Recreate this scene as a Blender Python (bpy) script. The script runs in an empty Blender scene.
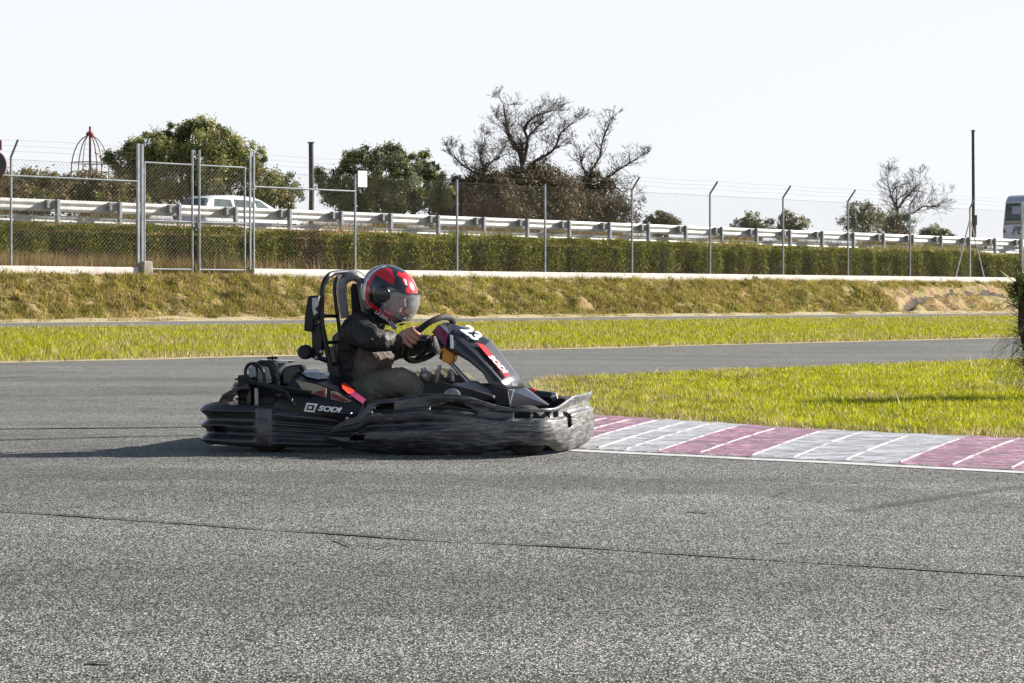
import bpy, bmesh, math, random
import numpy as np
from mathutils import Vector, Matrix, Euler, noise as mnoise
random.seed(7); rng = np.random.default_rng(7)
R = math.radians
SC = bpy.context.scene
COL = SC.collection
F = 2000.0; CH = 0.75; HZ = 297.0       # focal length in pixels, camera height, horizon row

# ------------------------------------------------------------------ bookkeeping
def tag(o, label=None, cat=None, group=None, kind=None):
    if label: o['label'] = label
    if cat: o['category'] = cat
    if group: o['group'] = group
    if kind: o['kind'] = kind
    return o
def empty(name, loc=(0, 0, 0), rz=0, **k):
    o = bpy.data.objects.new(name, None); COL.objects.link(o)
    o.location = loc; o.rotation_euler = (0, 0, rz); o.empty_display_size = .1
    return tag(o, **k)

# ------------------------------------------------------------------ materials
def lnk(nt, a, b): nt.links.new(a, b)
def newmat(name):
    m = bpy.data.materials.new(name); m.use_nodes = True
    nt = m.node_tree; b = nt.nodes['Principled BSDF']
    return m, nt, b
def setin(b, k, v):
    if k in b.inputs: b.inputs[k].default_value = v
def coords(nt, scale=(1, 1, 1)):
    tc = nt.nodes.new('ShaderNodeTexCoord'); mp = nt.nodes.new('ShaderNodeMapping')
    mp.inputs['Scale'].default_value = scale
    lnk(nt, tc.outputs['Object'], mp.inputs['Vector']); return mp.outputs['Vector']
def noise_n(nt, vec, scale, detail=4, rough=.55, dist=0):
    n = nt.nodes.new('ShaderNodeTexNoise'); n.inputs['Scale'].default_value = scale
    n.inputs['Detail'].default_value = detail; n.inputs['Roughness'].default_value = rough
    n.inputs['Distortion'].default_value = dist
    lnk(nt, vec, n.inputs['Vector']); return n.outputs['Fac']
def ramp(nt, fac, stops, interp='LINEAR'):
    r = nt.nodes.new('ShaderNodeValToRGB'); r.color_ramp.interpolation = interp
    e = r.color_ramp.elements
    while len(e) < len(stops): e.new(.5)
    for i, (p, c) in enumerate(stops):
        e[i].position = p; e[i].color = tuple(c) + (1,) if len(c) == 3 else c
    lnk(nt, fac, r.inputs['Fac']); return r.outputs['Color']
def mix(nt, a, b, fac, mode='MIX'):
    m = nt.nodes.new('ShaderNodeMix'); m.data_type = 'RGBA'; m.blend_type = mode
    for sock, v in ((m.inputs['Factor'], fac), (m.inputs[6], a), (m.inputs[7], b)):
        if hasattr(v, 'is_output'): lnk(nt, v, sock)
        elif isinstance(v, (int, float)): sock.default_value = v
        else: sock.default_value = tuple(v) + (1,)
    return m.outputs[2]
def bump(nt, b, h, strength=.3, dist=.01):
    n = nt.nodes.new('ShaderNodeBump'); n.inputs['Strength'].default_value = strength
    n.inputs['Distance'].default_value = dist
    lnk(nt, h, n.inputs['Height']); lnk(nt, n.outputs['Normal'], b.inputs['Normal'])
def mat(name, c1, c2=None, scale=5, rough=.5, metal=0, bmp=0, bscale=None, stretch=(1, 1, 1), coat=0, lo=.35, hi=.65, bdist=.01):
    m, nt, b = newmat(name)
    b.inputs['Roughness'].default_value = rough; b.inputs['Metallic'].default_value = metal
    setin(b, 'Coat Weight', coat); setin(b, 'Coat Roughness', .08)
    v = coords(nt, stretch)
    if c2 is None: c2 = tuple(x * .75 for x in c1)
    n = noise_n(nt, v, scale)
    lnk(nt, ramp(nt, n, [(lo, c1), (hi, c2)]), b.inputs['Base Color'])
    if bmp: bump(nt, b, noise_n(nt, v, bscale or scale * 4), bmp, bdist)
    return m

def attr_leaf(name, rough=.55, trans=.35, tint=(1, 1, 1)):
    """foliage: colour comes from each leaf's own 'Col' attribute, some light passes through"""
    m, nt, b = newmat(name)
    a = nt.nodes.new('ShaderNodeAttribute'); a.attribute_name = 'Col'
    c = mix(nt, a.outputs['Color'], tint, 1.0, 'MULTIPLY')
    lnk(nt, c, b.inputs['Base Color']); b.inputs['Roughness'].default_value = rough
    setin(b, 'Specular IOR Level', .25)
    if trans:
        t = nt.nodes.new('ShaderNodeBsdfTranslucent'); lnk(nt, c, t.inputs['Color'])
        ms = nt.nodes.new('ShaderNodeMixShader'); ms.inputs[0].default_value = trans
        lnk(nt, b.outputs[0], ms.inputs[1]); lnk(nt, t.outputs[0], ms.inputs[2])
        lnk(nt, ms.outputs[0], nt.nodes['Material Output'].inputs['Surface'])
    return m

def asphalt(name, dark, light, sp=140, big=.35):
    m, nt, b = newmat(name); v = coords(nt, (1, .62, 1))
    b.inputs['Roughness'].default_value = .85; setin(b, 'Specular IOR Level', .2)
    vo = nt.nodes.new('ShaderNodeTexVoronoi'); vo.inputs['Scale'].default_value = sp
    vo.inputs['Randomness'].default_value = 1
    lnk(nt, v, vo.inputs['Vector'])
    sep = nt.nodes.new('ShaderNodeSeparateColor'); lnk(nt, vo.outputs['Color'], sep.inputs[0])
    stones = ramp(nt, sep.outputs[0], [(0, tuple(x * .25 for x in dark)), (.36, dark), (.62, tuple(x * .35 + y * .32 for x, y in zip(dark, light))), (.84, light), (1, tuple(min(1, x * 1.6) for x in light))])
    gap = ramp(nt, vo.outputs['Distance'], [(.35, (1, 1, 1)), (.8, (.35, .35, .35))])
    c = mix(nt, stones, gap, .8, 'MULTIPLY')
    n1 = noise_n(nt, v, sp * .3, 2, .5)
    c = mix(nt, c, ramp(nt, n1, [(.3, (.78, .78, .78)), (.7, (1.18, 1.18, 1.16))]), 1, 'MULTIPLY')
    v2 = coords(nt, (.25, 1.2, 1))
    n2 = noise_n(nt, v2, .9, 5, .6, .6)
    c = mix(nt, c, ramp(nt, n2, [(.3, (1 - big, 1 - big, 1 - big)), (.7, (1.12, 1.12, 1.1))]), 1, 'MULTIPLY')
    n3 = noise_n(nt, v, 6, 4, .6)
    c = mix(nt, c, ramp(nt, n3, [(.35, (.88, .88, .88)), (.65, (1.08, 1.08, 1.06))]), 1, 'MULTIPLY')
    lnk(nt, c, b.inputs['Base Color'])
    bump(nt, b, vo.outputs['Distance'], .5, .004)
    return m

M = {}
M['asphalt'] = asphalt('track_asphalt', (.070, .071, .070), (.415, .417, .405), 265)
M['asphalt_far'] = asphalt('service_asphalt', (.17, .175, .185), (.30, .31, .32), 60, .2)
M['joint'] = mat('tar_joint', (.03, .03, .03), (.06, .06, .058), 20, .8)
M['white_line'] = mat('worn_white_line', (.50, .50, .52), (.24, .24, .25), 14, .7, lo=.5, hi=.75, bmp=.3, bscale=120)
M['soil'] = mat('dry_soil', (.28, .20, .11), (.17, .15, .05), 1.5, .95, bmp=.6, bscale=25, bdist=.03)
M['turf'] = mat('turf_base', (.17, .18, .035), (.24, .22, .06), 2.5, .95, bmp=.6, bscale=60, bdist=.02)
M['sand'] = mat('sandy_verge', (.42, .36, .24), (.26, .22, .11), 12, .95, bmp=.5, bscale=60)
M['grass'] = attr_leaf('grass_blades', .5, .4)
M['leaf'] = attr_leaf('tree_leaves', .55, .25)
M['hedge'] = attr_leaf('hedge_leaves', .6, .3)
M['bark'] = mat('bark', (.10, .075, .055), (.05, .04, .03), 8, .9, bmp=.5, bscale=30, stretch=(1, 1, .3))
M['galv'] = mat('galvanised_steel', (.30, .32, .35), (.20, .22, .25), 6, .45, .4)
M['galv_dark'] = mat('aged_steel', (.22, .23, .25), (.13, .13, .14), 8, .6, .4)
M['rail'] = mat('rail_zinc', (.50, .50, .49), (.34, .34, .33), 3, .5, .15, stretch=(1, 1, 1))
M['wire'] = mat('rusty_wire', (.46, .43, .38), (.32, .27, .20), 3, .6, .3)
M['whitewall'] = mat('whitewashed_concrete', (.52, .49, .46), (.34, .31, .28), 3, .85, bmp=.4, bscale=30, lo=.45, hi=.8)
M['concrete'] = mat('weathered_concrete', (.42, .38, .33), (.25, .22, .18), 4, .9, bmp=.5, bscale=30)
M['wood'] = mat('tarred_wood', (.045, .04, .04), (.09, .08, .075), 6, .85)
M['black'] = mat('black_gloss_plastic', (.008, .008, .011), (.012, .012, .016), 8, .28, 0, coat=.25)
M['navy'] = mat('dark_panel_plastic', (.014, .016, .024), (.009, .010, .015), 12, .3, 0, coat=.3)
M['satin'] = mat('black_satin_plastic', (.010, .010, .011), (.016, .016, .018), 20, .5, bmp=.15, bscale=90)
M['tube'] = mat('black_powder_coat', (.009, .009, .010), (.014, .014, .015), 12, .35)
M['rubber'] = mat('tyre_rubber', (.02, .02, .02), (.035, .034, .033), 30, .8, bmp=.3, bscale=80)
M['chrome'] = mat('bright_metal', (.75, .75, .77), (.55, .55, .58), 20, .22, .9)
M['alu'] = mat('cast_aluminium', (.45, .45, .47), (.28, .28, .30), 30, .4, .7, bmp=.2)
M['red'] = mat('red_sticker', (.62, .02, .02), (.50, .015, .02), 6, .3, coat=.3)
M['orange_red'] = mat('orange_red_sticker', (.80, .07, .03), (.7, .05, .03), 6, .3)
M['magenta'] = mat('plum_sticker', (.20, .015, .07), (.14, .01, .05), 6, .35)
M['white'] = mat('white_sticker', (.78, .78, .80), (.68, .68, .70), 8, .35)
M['tan'] = mat('beige_sticker', (.34, .29, .20), (.22, .16, .10), 12, .5)
M['maroon'] = mat('maroon_sticker', (.20, .03, .03), (.13, .02, .02), 12, .45)
M['amber'] = mat('amber_plastic', (.80, .30, .01), (.70, .22, .01), 8, .3)
M['greyshell'] = mat('grey_seat_shell', (.30, .31, .31), (.16, .17, .17), 16, .4, coat=.2, bmp=.2)
M['lightgrey'] = mat('pale_grey_plastic', (.38, .40, .45), (.28, .30, .34), 10, .35, coat=.2)
M['jacket'] = mat('black_jacket', (.007, .007, .008), (.016, .015, .015), 9, .6, bmp=.7, bscale=14, bdist=.02)
M['hoodie'] = mat('taupe_hoodie', (.15, .12, .108), (.085, .066, .06), 11, .85, bmp=.9, bscale=16, bdist=.03)
M['pants'] = mat('olive_trousers', (.12, .115, .09), (.20, .19, .145), 9, .88, bmp=.8, bscale=16, bdist=.02)
M['skin'] = mat('skin', (.50, .27, .19), (.42, .21, .15), 20, .5)
setin(M['skin'].node_tree.nodes['Principled BSDF'], 'Subsurface Weight', .05)
M['hair'] = mat('dark_hair', (.02, .013, .01), None, 30, .6)
M['carwhite'] = mat('white_car_paint', (.72, .73, .75), (.68, .69, .71), 2, .3, coat=.6)
M['carglass'] = mat('tinted_glass', (.03, .045, .045), (.05, .07, .065), 3, .06)
M['cargrey'] = mat('grey_green_glass', (.12, .16, .15), (.08, .10, .10), 3, .1)
M['taillight'] = mat('tail_lamp_red', (.35, .01, .02), None, 4, .2)
M['signgrey'] = mat('dark_grey_paint', (.05, .055, .065), (.03, .03, .04), 6, .5)
M['rust_red'] = mat('faded_red_paint', (.25, .05, .05), (.10, .05, .05), 6, .6)
M['navyink'] = mat('navy_lettering', (.015, .03, .12), None, 4, .4)
M['buswhite'] = mat('bus_white_paint', (.70, .71, .74), (.62, .63, .67), 2, .35, coat=.4)
M['bluegrey'] = mat('blue_grey_trim', (.42, .45, .54), (.34, .37, .46), 3, .4)

def scuffed():
    """black moulded plastic rubbed grey by knocks: greyest round the nose, where sunlight is painted in with the wear"""
    m, nt, b = newmat('scuffed_black_plastic')
    v = coords(nt, (.7, 1.0, 6)); v0 = coords(nt)
    fine = noise_n(nt, v, 16, 9, .75, .5)
    broad = noise_n(nt, v0, 5, 4, .6, .3)
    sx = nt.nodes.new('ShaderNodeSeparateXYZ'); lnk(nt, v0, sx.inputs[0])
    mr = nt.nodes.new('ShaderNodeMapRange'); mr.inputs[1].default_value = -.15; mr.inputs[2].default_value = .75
    mr.inputs[3].default_value = 0; mr.inputs[4].default_value = .125  # more grey towards the nose: its sunlit brightness painted over the scuffs
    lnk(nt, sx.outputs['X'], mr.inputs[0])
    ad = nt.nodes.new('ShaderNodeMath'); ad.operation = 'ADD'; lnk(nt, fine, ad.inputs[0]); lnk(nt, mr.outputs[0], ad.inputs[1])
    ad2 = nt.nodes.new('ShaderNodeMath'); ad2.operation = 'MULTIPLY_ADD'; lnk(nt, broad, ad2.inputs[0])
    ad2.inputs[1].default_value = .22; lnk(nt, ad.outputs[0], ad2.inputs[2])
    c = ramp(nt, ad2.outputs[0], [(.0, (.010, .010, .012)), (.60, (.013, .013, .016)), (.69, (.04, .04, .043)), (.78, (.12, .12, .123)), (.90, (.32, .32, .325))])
    lnk(nt, c, b.inputs['Base Color'])
    rr = ramp(nt, ad2.outputs[0], [(.5, (.30,) * 3), (.85, (.55,) * 3)])
    lnk(nt, rr, b.inputs['Roughness'])
    bump(nt, b, fine, .15, .003); setin(b, 'Coat Weight', .35); setin(b, 'Coat Roughness', .2)
    return m
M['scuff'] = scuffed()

for k_ in ('jacket', 'hoodie', 'pants'): setin(M[k_].node_tree.nodes['Principled BSDF'], 'Specular IOR Level', .15)
setin(M['jacket'].node_tree.nodes['Principled BSDF'], 'Specular IOR Level', .4)
for k_ in ('satin', 'tube', 'rubber'): setin(M[k_].node_tree.nodes['Principled BSDF'], 'Specular IOR Level', .35)
def glass(name, tint, alpha):
    m, nt, b = newmat(name); b.inputs['Base Color'].default_value = tint + (1,)
    b.inputs['Roughness'].default_value = .05; setin(b, 'Specular IOR Level', .8)
    t = nt.nodes.new('ShaderNodeBsdfTransparent'); ms = nt.nodes.new('ShaderNodeMixShader')
    ms.inputs[0].default_value = alpha
    lnk(nt, t.outputs[0], ms.inputs[1]); lnk(nt, b.outputs[0], ms.inputs[2])
    lnk(nt, ms.outputs[0], nt.nodes['Material Output'].inputs['Surface']); return m
M['visor'] = glass('visor_painted_sky', (.34, .37, .41), .50)  # pale tint puts the reflected sky into the visor's own colour

# ------------------------------------------------------------------ mesh builder
class MB:
    def __init__(s): s.v = []; s.f = []; s.m = []; s.mi = 0
    def add(s, vs, fs):
        o = len(s.v); s.v += [tuple(p) for p in vs]; s.f += [tuple(i + o for i in f) for f in fs]
        s.m += [s.mi] * len(fs); return s
    def box(s, c, d, rot=None, taper=1.0):
        hx, hy, hz = d[0] / 2, d[1] / 2, d[2] / 2
        vs = [Vector((x * hx * (taper if z > 0 else 1), y * hy * (taper if z > 0 else 1), z * hz)) for z in (-1, 1) for y in (-1, 1) for x in (-1, 1)]
        if rot is not None:
            q = Euler(rot).to_matrix() if not isinstance(rot, Matrix) else rot
            vs = [q @ p for p in vs]
        vs = [p + Vector(c) for p in vs]
        return s.add(vs, [(0, 2, 3, 1), (4, 5, 7, 6), (0, 1, 5, 4), (2, 6, 7, 3), (0, 4, 6, 2), (1, 3, 7, 5)])
    def tube(s, pts, r, n=8, caps=True, smooth=0):
        pts = [Vector(p) for p in pts]
        rs = list(r) if hasattr(r, '__len__') else [r] * len(pts)
        if smooth and len(pts) > 2:
            np_, nr = [], []
            for i in range(len(pts) - 1):
                p0, p1, p2, p3 = pts[max(i - 1, 0)], pts[i], pts[i + 1], pts[min(i + 2, len(pts) - 1)]
                for k in range(smooth):
                    t = k / smooth
                    np_.append(.5 * ((2 * p1) + (p2 - p0) * t + (2 * p0 - 5 * p1 + 4 * p2 - p3) * t * t + (3 * p1 - p0 - 3 * p2 + p3) * t ** 3))
                    nr.append(rs[i] * (1 - t) + rs[i + 1] * t)
            np_.append(pts[-1]); nr.append(rs[-1]); pts, rs = np_, nr
        vs, fs = [], []; ref = None
        for i, p in enumerate(pts):
            d = (pts[min(i + 1, len(pts) - 1)] - pts[max(i - 1, 0)]).normalized()
            if ref is None:
                ref = d.orthogonal().normalized()
            else:
                ref = (ref - d * ref.dot(d))
                ref = ref.normalized() if ref.length > 1e-6 else d.orthogonal().normalized()
            q = d.cross(ref)
            for k in range(n):
                a = 2 * math.pi * k / n
                vs.append(p + (ref * math.cos(a) + q * math.sin(a)) * rs[i])
        for i in range(len(pts) - 1):
            for k in range(n):
                a, b = i * n + k, i * n + (k + 1) % n
                fs.append((a, b, b + n, a + n))
        if caps:
            fs.append(tuple(range(n - 1, -1, -1))); fs.append(tuple((len(pts) - 1) * n + k for k in range(n)))
        return s.add(vs, fs)
    def loft(s, secs, caps=True, closed=True):
        n = len(secs[0]); vs = [p for sec in secs for p in sec]; fs = []
        for i in range(len(secs) - 1):
            for k in range(n if closed else n - 1):
                a, b = i * n + k, i * n + (k + 1) % n
                fs.append((a, b, b + n, a + n))
        if caps: fs.append(tuple(range(n - 1, -1, -1))); fs.append(tuple((len(secs) - 1) * n + k for k in range(n)))
        return s.add(vs, fs)
    def ball(s, c, r, mtx=None, nu=16, nv=10):
        rr = r if hasattr(r, '__len__') else (r, r, r); vs, fs = [], []
        for j in range(nv + 1):
            th = math.pi * j / nv
            for i in range(nu):
                ph = 2 * math.pi * i / nu
                p = Vector((rr[0] * math.sin(th) * math.cos(ph), rr[1] * math.sin(th) * math.sin(ph), rr[2] * math.cos(th)))
                if mtx is not None: p = mtx @ p
                vs.append(p + Vector(c))
        for j in range(nv):
            for i in range(nu):
                a, b = j * nu + i, j * nu + (i + 1) % nu
                fs.append((a, a + nu, b + nu, b))
        return s.add(vs, fs)
    def lathe(s, prof, c, axis='Y', n=24, mtx=None):
        vs, fs = [], []
        for (r, h) in prof:
            for i in range(n):
                a = 2 * math.pi * i / n
                p = Vector((r * math.cos(a), h, r * math.sin(a))) if axis == 'Y' else (Vector((r * math.cos(a), r * math.sin(a), h)) if axis == 'Z' else Vector((h, r * math.cos(a), r * math.sin(a))))
                if mtx is not None: p = mtx @ p
                vs.append(p + Vector(c))
        for j in range(len(prof) - 1):
            for i in range(n):
                a, b = j * n + i, j * n + (i + 1) % n
                fs.append((a, b, b + n, a + n))
        return s.add(vs, fs)
    def prism(s, pts, off):
        """closed outline of 3-D points pushed along a vector"""
        n = len(pts); a = [Vector(p) for p in pts]; o = Vector(off)
        vs = a + [p + o for p in a]
        fs = [tuple(range(n - 1, -1, -1)), tuple(range(n, 2 * n))] + [(i, (i + 1) % n, (i + 1) % n + n, i + n) for i in range(n)]
        return s.add(vs, fs)
    def build(s, name, mats, parent=None, smooth=True, bevel=0, sub=0, solid=0, remesh=0, angle=35, displace=0, dscale=.1):
        me = bpy.data.meshes.new(name); me.from_pydata(s.v, [], s.f)
        mats = mats if isinstance(mats, (list, tuple)) else [mats]
        for m_ in mats: me.materials.append(M[m_] if isinstance(m_, str) else m_)
        if len(mats) > 1: me.polygons.foreach_set('material_index', s.m)
        bm = bmesh.new(); bm.from_mesh(me); bmesh.ops.recalc_face_normals(bm, faces=bm.faces); bm.to_mesh(me); bm.free()
        if smooth: me.polygons.foreach_set('use_smooth', [True] * len(me.polygons))
        o = bpy.data.objects.new(name, me); COL.objects.link(o)
        if parent is not None: o.parent = parent
        if remesh:
            md = o.modifiers.new('r', 'REMESH'); md.mode = 'VOXEL'; md.voxel_size = remesh; md.use_smooth_shade = True
            ms = o.modifiers.new('sm', 'SMOOTH'); ms.factor = .5; ms.iterations = 3
        if displace:
            tx = bpy.data.textures.new(name, 'CLOUDS'); tx.noise_scale = dscale; tx.noise_depth = 2
            md = o.modifiers.new('d', 'DISPLACE'); md.texture = tx; md.strength = displace; md.mid_level = .5; md.texture_coords = 'LOCAL'
        if solid:
            md = o.modifiers.new('s', 'SOLIDIFY'); md.thickness = solid; md.offset = -1
        if bevel:
            md = o.modifiers.new('b', 'BEVEL'); md.width = bevel; md.segments = 2; md.limit_method = 'ANGLE'; md.angle_limit = R(30)
        if sub:
            md = o.modifiers.new('u', 'SUBSURF'); md.levels = sub; md.render_levels = sub
        if smooth and not (sub or remesh):
            try: me.set_sharp_from_angle(angle=R(angle))
            except Exception: pass
        return o

def fast_mesh(name, verts, faces_n, nper, col=None, mat_=None):
    """verts: (n,3) array, faces are consecutive runs of nper vertices; col per face (n,3)"""
    me = bpy.data.meshes.new(name); nv = len(verts)
    me.vertices.add(nv); me.vertices.foreach_set('co', np.asarray(verts, np.float32).ravel())
    me.loops.add(nv); me.loops.foreach_set('vertex_index', np.arange(nv, dtype=np.int32))
    me.polygons.add(faces_n); me.polygons.foreach_set('loop_start', np.arange(0, nv, nper, dtype=np.int32))
    me.polygons.foreach_set('loop_total', np.full(faces_n, nper, np.int32))
    me.update(calc_edges=True)
    if col is not None:
        at = me.color_attributes.new('Col', 'FLOAT_COLOR', 'POINT')
        c = np.ones((nv, 4), np.float32); c[:, :3] = np.repeat(col, nper, axis=0)
        at.data.foreach_set('color', c.ravel())
    if mat_: me.materials.append(M[mat_])
    return me
def obj_from(me, name, parent=None):
    o = bpy.data.objects.new(name, me); COL.objects.link(o)
    if parent is not None: o.parent = parent
    return o

# ------------------------------------------------------------------ ground frame: distance s from the fence line, run t along it
A0 = np.array([-12.2, 49.0]); U = np.array([.732, .681]); U = U / np.linalg.norm(U); NN = np.array([U[1], -U[0]])
def W(t, s): p = A0 + U * t + NN * s; return float(p[0]), float(p[1])
def st_of(x, y): d = np.array([x, y]) - A0; return float(d @ U), float(d @ NN)
ZS = [(-400, 2.55), (-40, 2.55), (-12, 2.62), (-4.6, 2.68), (-2.4, 2.2), (-1.2, 1.4), (-.3, 1.30), (.9, 1.28), (2.7, .15), (10, .15), (28, 0), (200, 0)]
def zs(s): return float(np.interp(s, [a for a, b in ZS], [b for a, b in ZS]))
def G(px, py, z=0.0):
    D = F * (CH - z) / (py - HZ); return Vector(((px - 512) / F * D, D, z))
def at_s(px, s):
    """the point on the line at distance s from the fence seen in column px"""
    a = (px - 512) / F
    # n.(aD, D) = n.A0 + s
    D = (float(NN @ A0) + s) / (NN[0] * a + NN[1]); return a * D, D
def zpix(py, D): return CH + (HZ - py) / F * D

def strip(name, svals, t0, t1, dt, matn, dz=0.0, kind='structure', zfun=None, jit=0):
    vs, fs = [], []; ts = np.arange(t0, t1 + dt * .5, dt)
    for i, t in enumerate(ts):
        for j, s in enumerate(svals):
            ss = s + (jit * mnoise.noise(Vector((t * .9, j * 7.3, 2))) + jit * .5 * mnoise.noise(Vector((t * 4, j * 3.3, 5))) if (jit and j in (0, len(svals) - 1)) else 0)
            x, y = W(t, ss); z = zs(ss) + dz + (zfun(t, ss) if zfun else 0)
            vs.append((x, y, z))
    n = len(svals)
    for i in range(len(ts) - 1):
        for j in range(n - 1):
            a = i * n + j; fs.append((a, a + 1, a + n + 1, a + n))
    b = MB(); b.add(vs, fs); o = b.build(name, matn, smooth=True, angle=80)
    return tag(o, kind=kind)

# base ground, to the horizon; the trackside bank is a finer sheet of its own
strip('ground', [-900, -400, -120, -60, -40, -12, -4.6, -2.4, -1.2, -.3, .9], -900, 1500, 30, 'soil', -.03)
strip('lower_ground', [2.7, 10, 28, 40, 80, 200, 500], -900, 1500, 30, 'soil', -.03)

TR = [at_s(905, 2.55), at_s(906, 2.3), at_s(911, 1.95), at_s(922, 1.68), at_s(942, 1.5), at_s(975, 1.42), at_s(1012, 1.5)]
TR = [st_of(*p) for p in TR]
TR = [tuple(Vector(TR[i]).lerp(Vector(TR[i + 1]), k / 6)) for i in range(len(TR) - 1) for k in range(6)] + [TR[-1]]
def seg_dist(p, poly):
    best = 9
    for a, b in zip(poly, poly[1:]):
        ax, ay = a; bx, by = b; dx, dy = bx - ax, by - ay
        k = max(0, min(1, ((p[0] - ax) * dx + (p[1] - ay) * dy) / (dx * dx + dy * dy + 1e-9)))
        best = min(best, math.hypot(p[0] - ax - k * dx, p[1] - ay - k * dy))
    return best
def bank_z(t, s):
    z = .10 * mnoise.noise(Vector((t * .6, s * 1.3, 0))) + .10 * mnoise.noise(Vector((t * 1.9, s * 2.6, 3))) + .05 * mnoise.noise(Vector((t * 5, s * 6, 8)))
    e = min(1, max(0, (s - .7) / .5)) * min(1, max(0, (2.75 - s) / .4))
    z = z * e
    if TR[0][0] - 2 < t < TR[-1][0] + 1:
        d = seg_dist((t, s), TR)
        if d < .22: z -= .22 * (1 - (d / .22) ** 2) ** .5
    return z
def bank_mat():
    m, nt, b = newmat('bank_earth'); v = coords(nt)
    n = noise_n(nt, v, 1.1, 6, .65, .4)
    c = ramp(nt, n, [(.30, (.16, .16, .04)), (.45, (.27, .21, .08)), (.55, (.36, .24, .12)), (.64, (.16, .105, .06)), (.72, (.30, .22, .10)), (.85, (.42, .30, .17))])
    lnk(nt, c, b.inputs['Base Color']); b.inputs['Roughness'].default_value = .95
    bump(nt, b, noise_n(nt, v, 12, 6, .7), .9, .06); return m
M['bank'] = bank_mat()
M['trench_shade'] = mat('trench_shade_soil', (.045, .032, .022), (.08, .055, .035), 5, .95, bmp=.6, bscale=30)  # shade of the trench painted in as a darker soil colour
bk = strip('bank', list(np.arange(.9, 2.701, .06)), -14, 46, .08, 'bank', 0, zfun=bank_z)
bk.data.materials.append(M['trench_shade'])
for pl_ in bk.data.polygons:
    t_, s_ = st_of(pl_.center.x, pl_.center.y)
    if TR[0][0] - 1 < t_ < TR[-1][0] and seg_dist((t_, s_), TR) < .15 + .06 * mnoise.noise(Vector((t_ * 2, s_ * 2, 0))): pl_.material_index = 1  # faces along the trench take the painted shade colour
strip('bank_extension', [.9, 1.5, 2.1, 2.7], 46.02, 300, 4, 'bank', 0)
strip('bank_extension', [.9, 1.5, 2.1, 2.7], -300, -14.02, 4, 'bank', 0)
# paved surfaces
strip('service_road', [2.95, 5, 8, 9.6, 10.0], -60, 160, .5, 'asphalt_far', .004, jit=.10)
strip('track', [24.5, 26, 28, 31, 45, 90], -60, 120, .5, 'asphalt', .004, jit=.08)
strip('grass_strip_soil', [9.9, 14, 20, 24.6], -60, 140, 2, 'turf', -.004)
strip('sandy_verge', [24.15, 24.62], -30, 60, .25, 'sand', .008, jit=.14)
strip('verge_edge', [9.7, 10.2], -30, 90, .4, 'sand', .008, jit=.12)
strip('road_verge', [2.55, 3.1], -20, 60, .25, 'sand', .008, jit=.14)
strip('public_road', [-11.5, -8, -5.6], -120, 400, 10, 'asphalt_far', .02)
strip('concrete_edge', [.55, .78], -14, 60, .6, 'concrete', .075, zfun=lambda t, s: .02 * mnoise.noise(Vector((t * .8, s, 1))), jit=.05)

# near grass wedge between the two tracks
EDGE_FAR = [W(t, 31.0)[0:2] for t in np.arange(st_of(*G(548, 379)[:2])[0], 42, .35)]
K_FAR = [(560, 413), (575, 415.5), (590, 417), (620, 419), (660, 421.5), (700, 424), (750, 427.5), (800, 431), (860, 434), (920, 436.8), (1024, 441), (1100, 443.6)]
K_NEAR = [(560, 448), (575, 449.2), (590, 450), (640, 452.5), (697, 455), (749, 457.8), (791, 459.6), (843, 462), (897, 465), (949, 467.6), (1008, 470.6), (1100, 475)]
tip = [G(534, 381), G(528, 384), G(532, 389), G(541, 397), G(550, 405)]
kf = [G(*p) for p in K_FAR]
kd = (kf[-1] - kf[-2]).normalized()
kf_ext = [kf[-1] + kd * d for d in (3, 8)]
wedge = [Vector((x, y, 0)) for x, y in EDGE_FAR[::-1]] + tip + kf + kf_ext
b = MB(); wp = [(p.x, p.y, .0075) for p in wedge]
bm = bmesh.new(); vv = [bm.verts.new(p) for p in wp]; fc = bm.faces.new(vv); bmesh.ops.triangulate(bm, faces=[fc])
me = bpy.data.meshes.new('grass_island_soil'); bm.to_mesh(me); bm.free(); me.materials.append(M['turf'])
tag(obj_from(me, 'grass_island_soil'), kind='structure')
WPOLY = np.array([(p.x, p.y) for p in wedge])
def in_poly(P, poly):
    x, y = P[:, 0], P[:, 1]; c = np.zeros(len(P), bool); j = len(poly) - 1
    for i in range(len(poly)):
        xi, yi = poly[i]; xj, yj = poly[j]
        m_ = ((yi > y) != (yj > y)) & (x < (xj - xi) * (y - yi) / (yj - yi + 1e-12) + xi)
        c ^= m_; j = i
    return c
def poly_dist(P, pl):
    d = np.full(len(P), 1e9)
    for a, b_ in zip(pl[:-1], pl[1:]):
        e = b_ - a; k = np.clip(((P - a) @ e) / (e @ e + 1e-12), 0, 1)
        d = np.minimum(d, np.linalg.norm(P - a - k[:, None] * e, axis=1))
    return d

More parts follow.
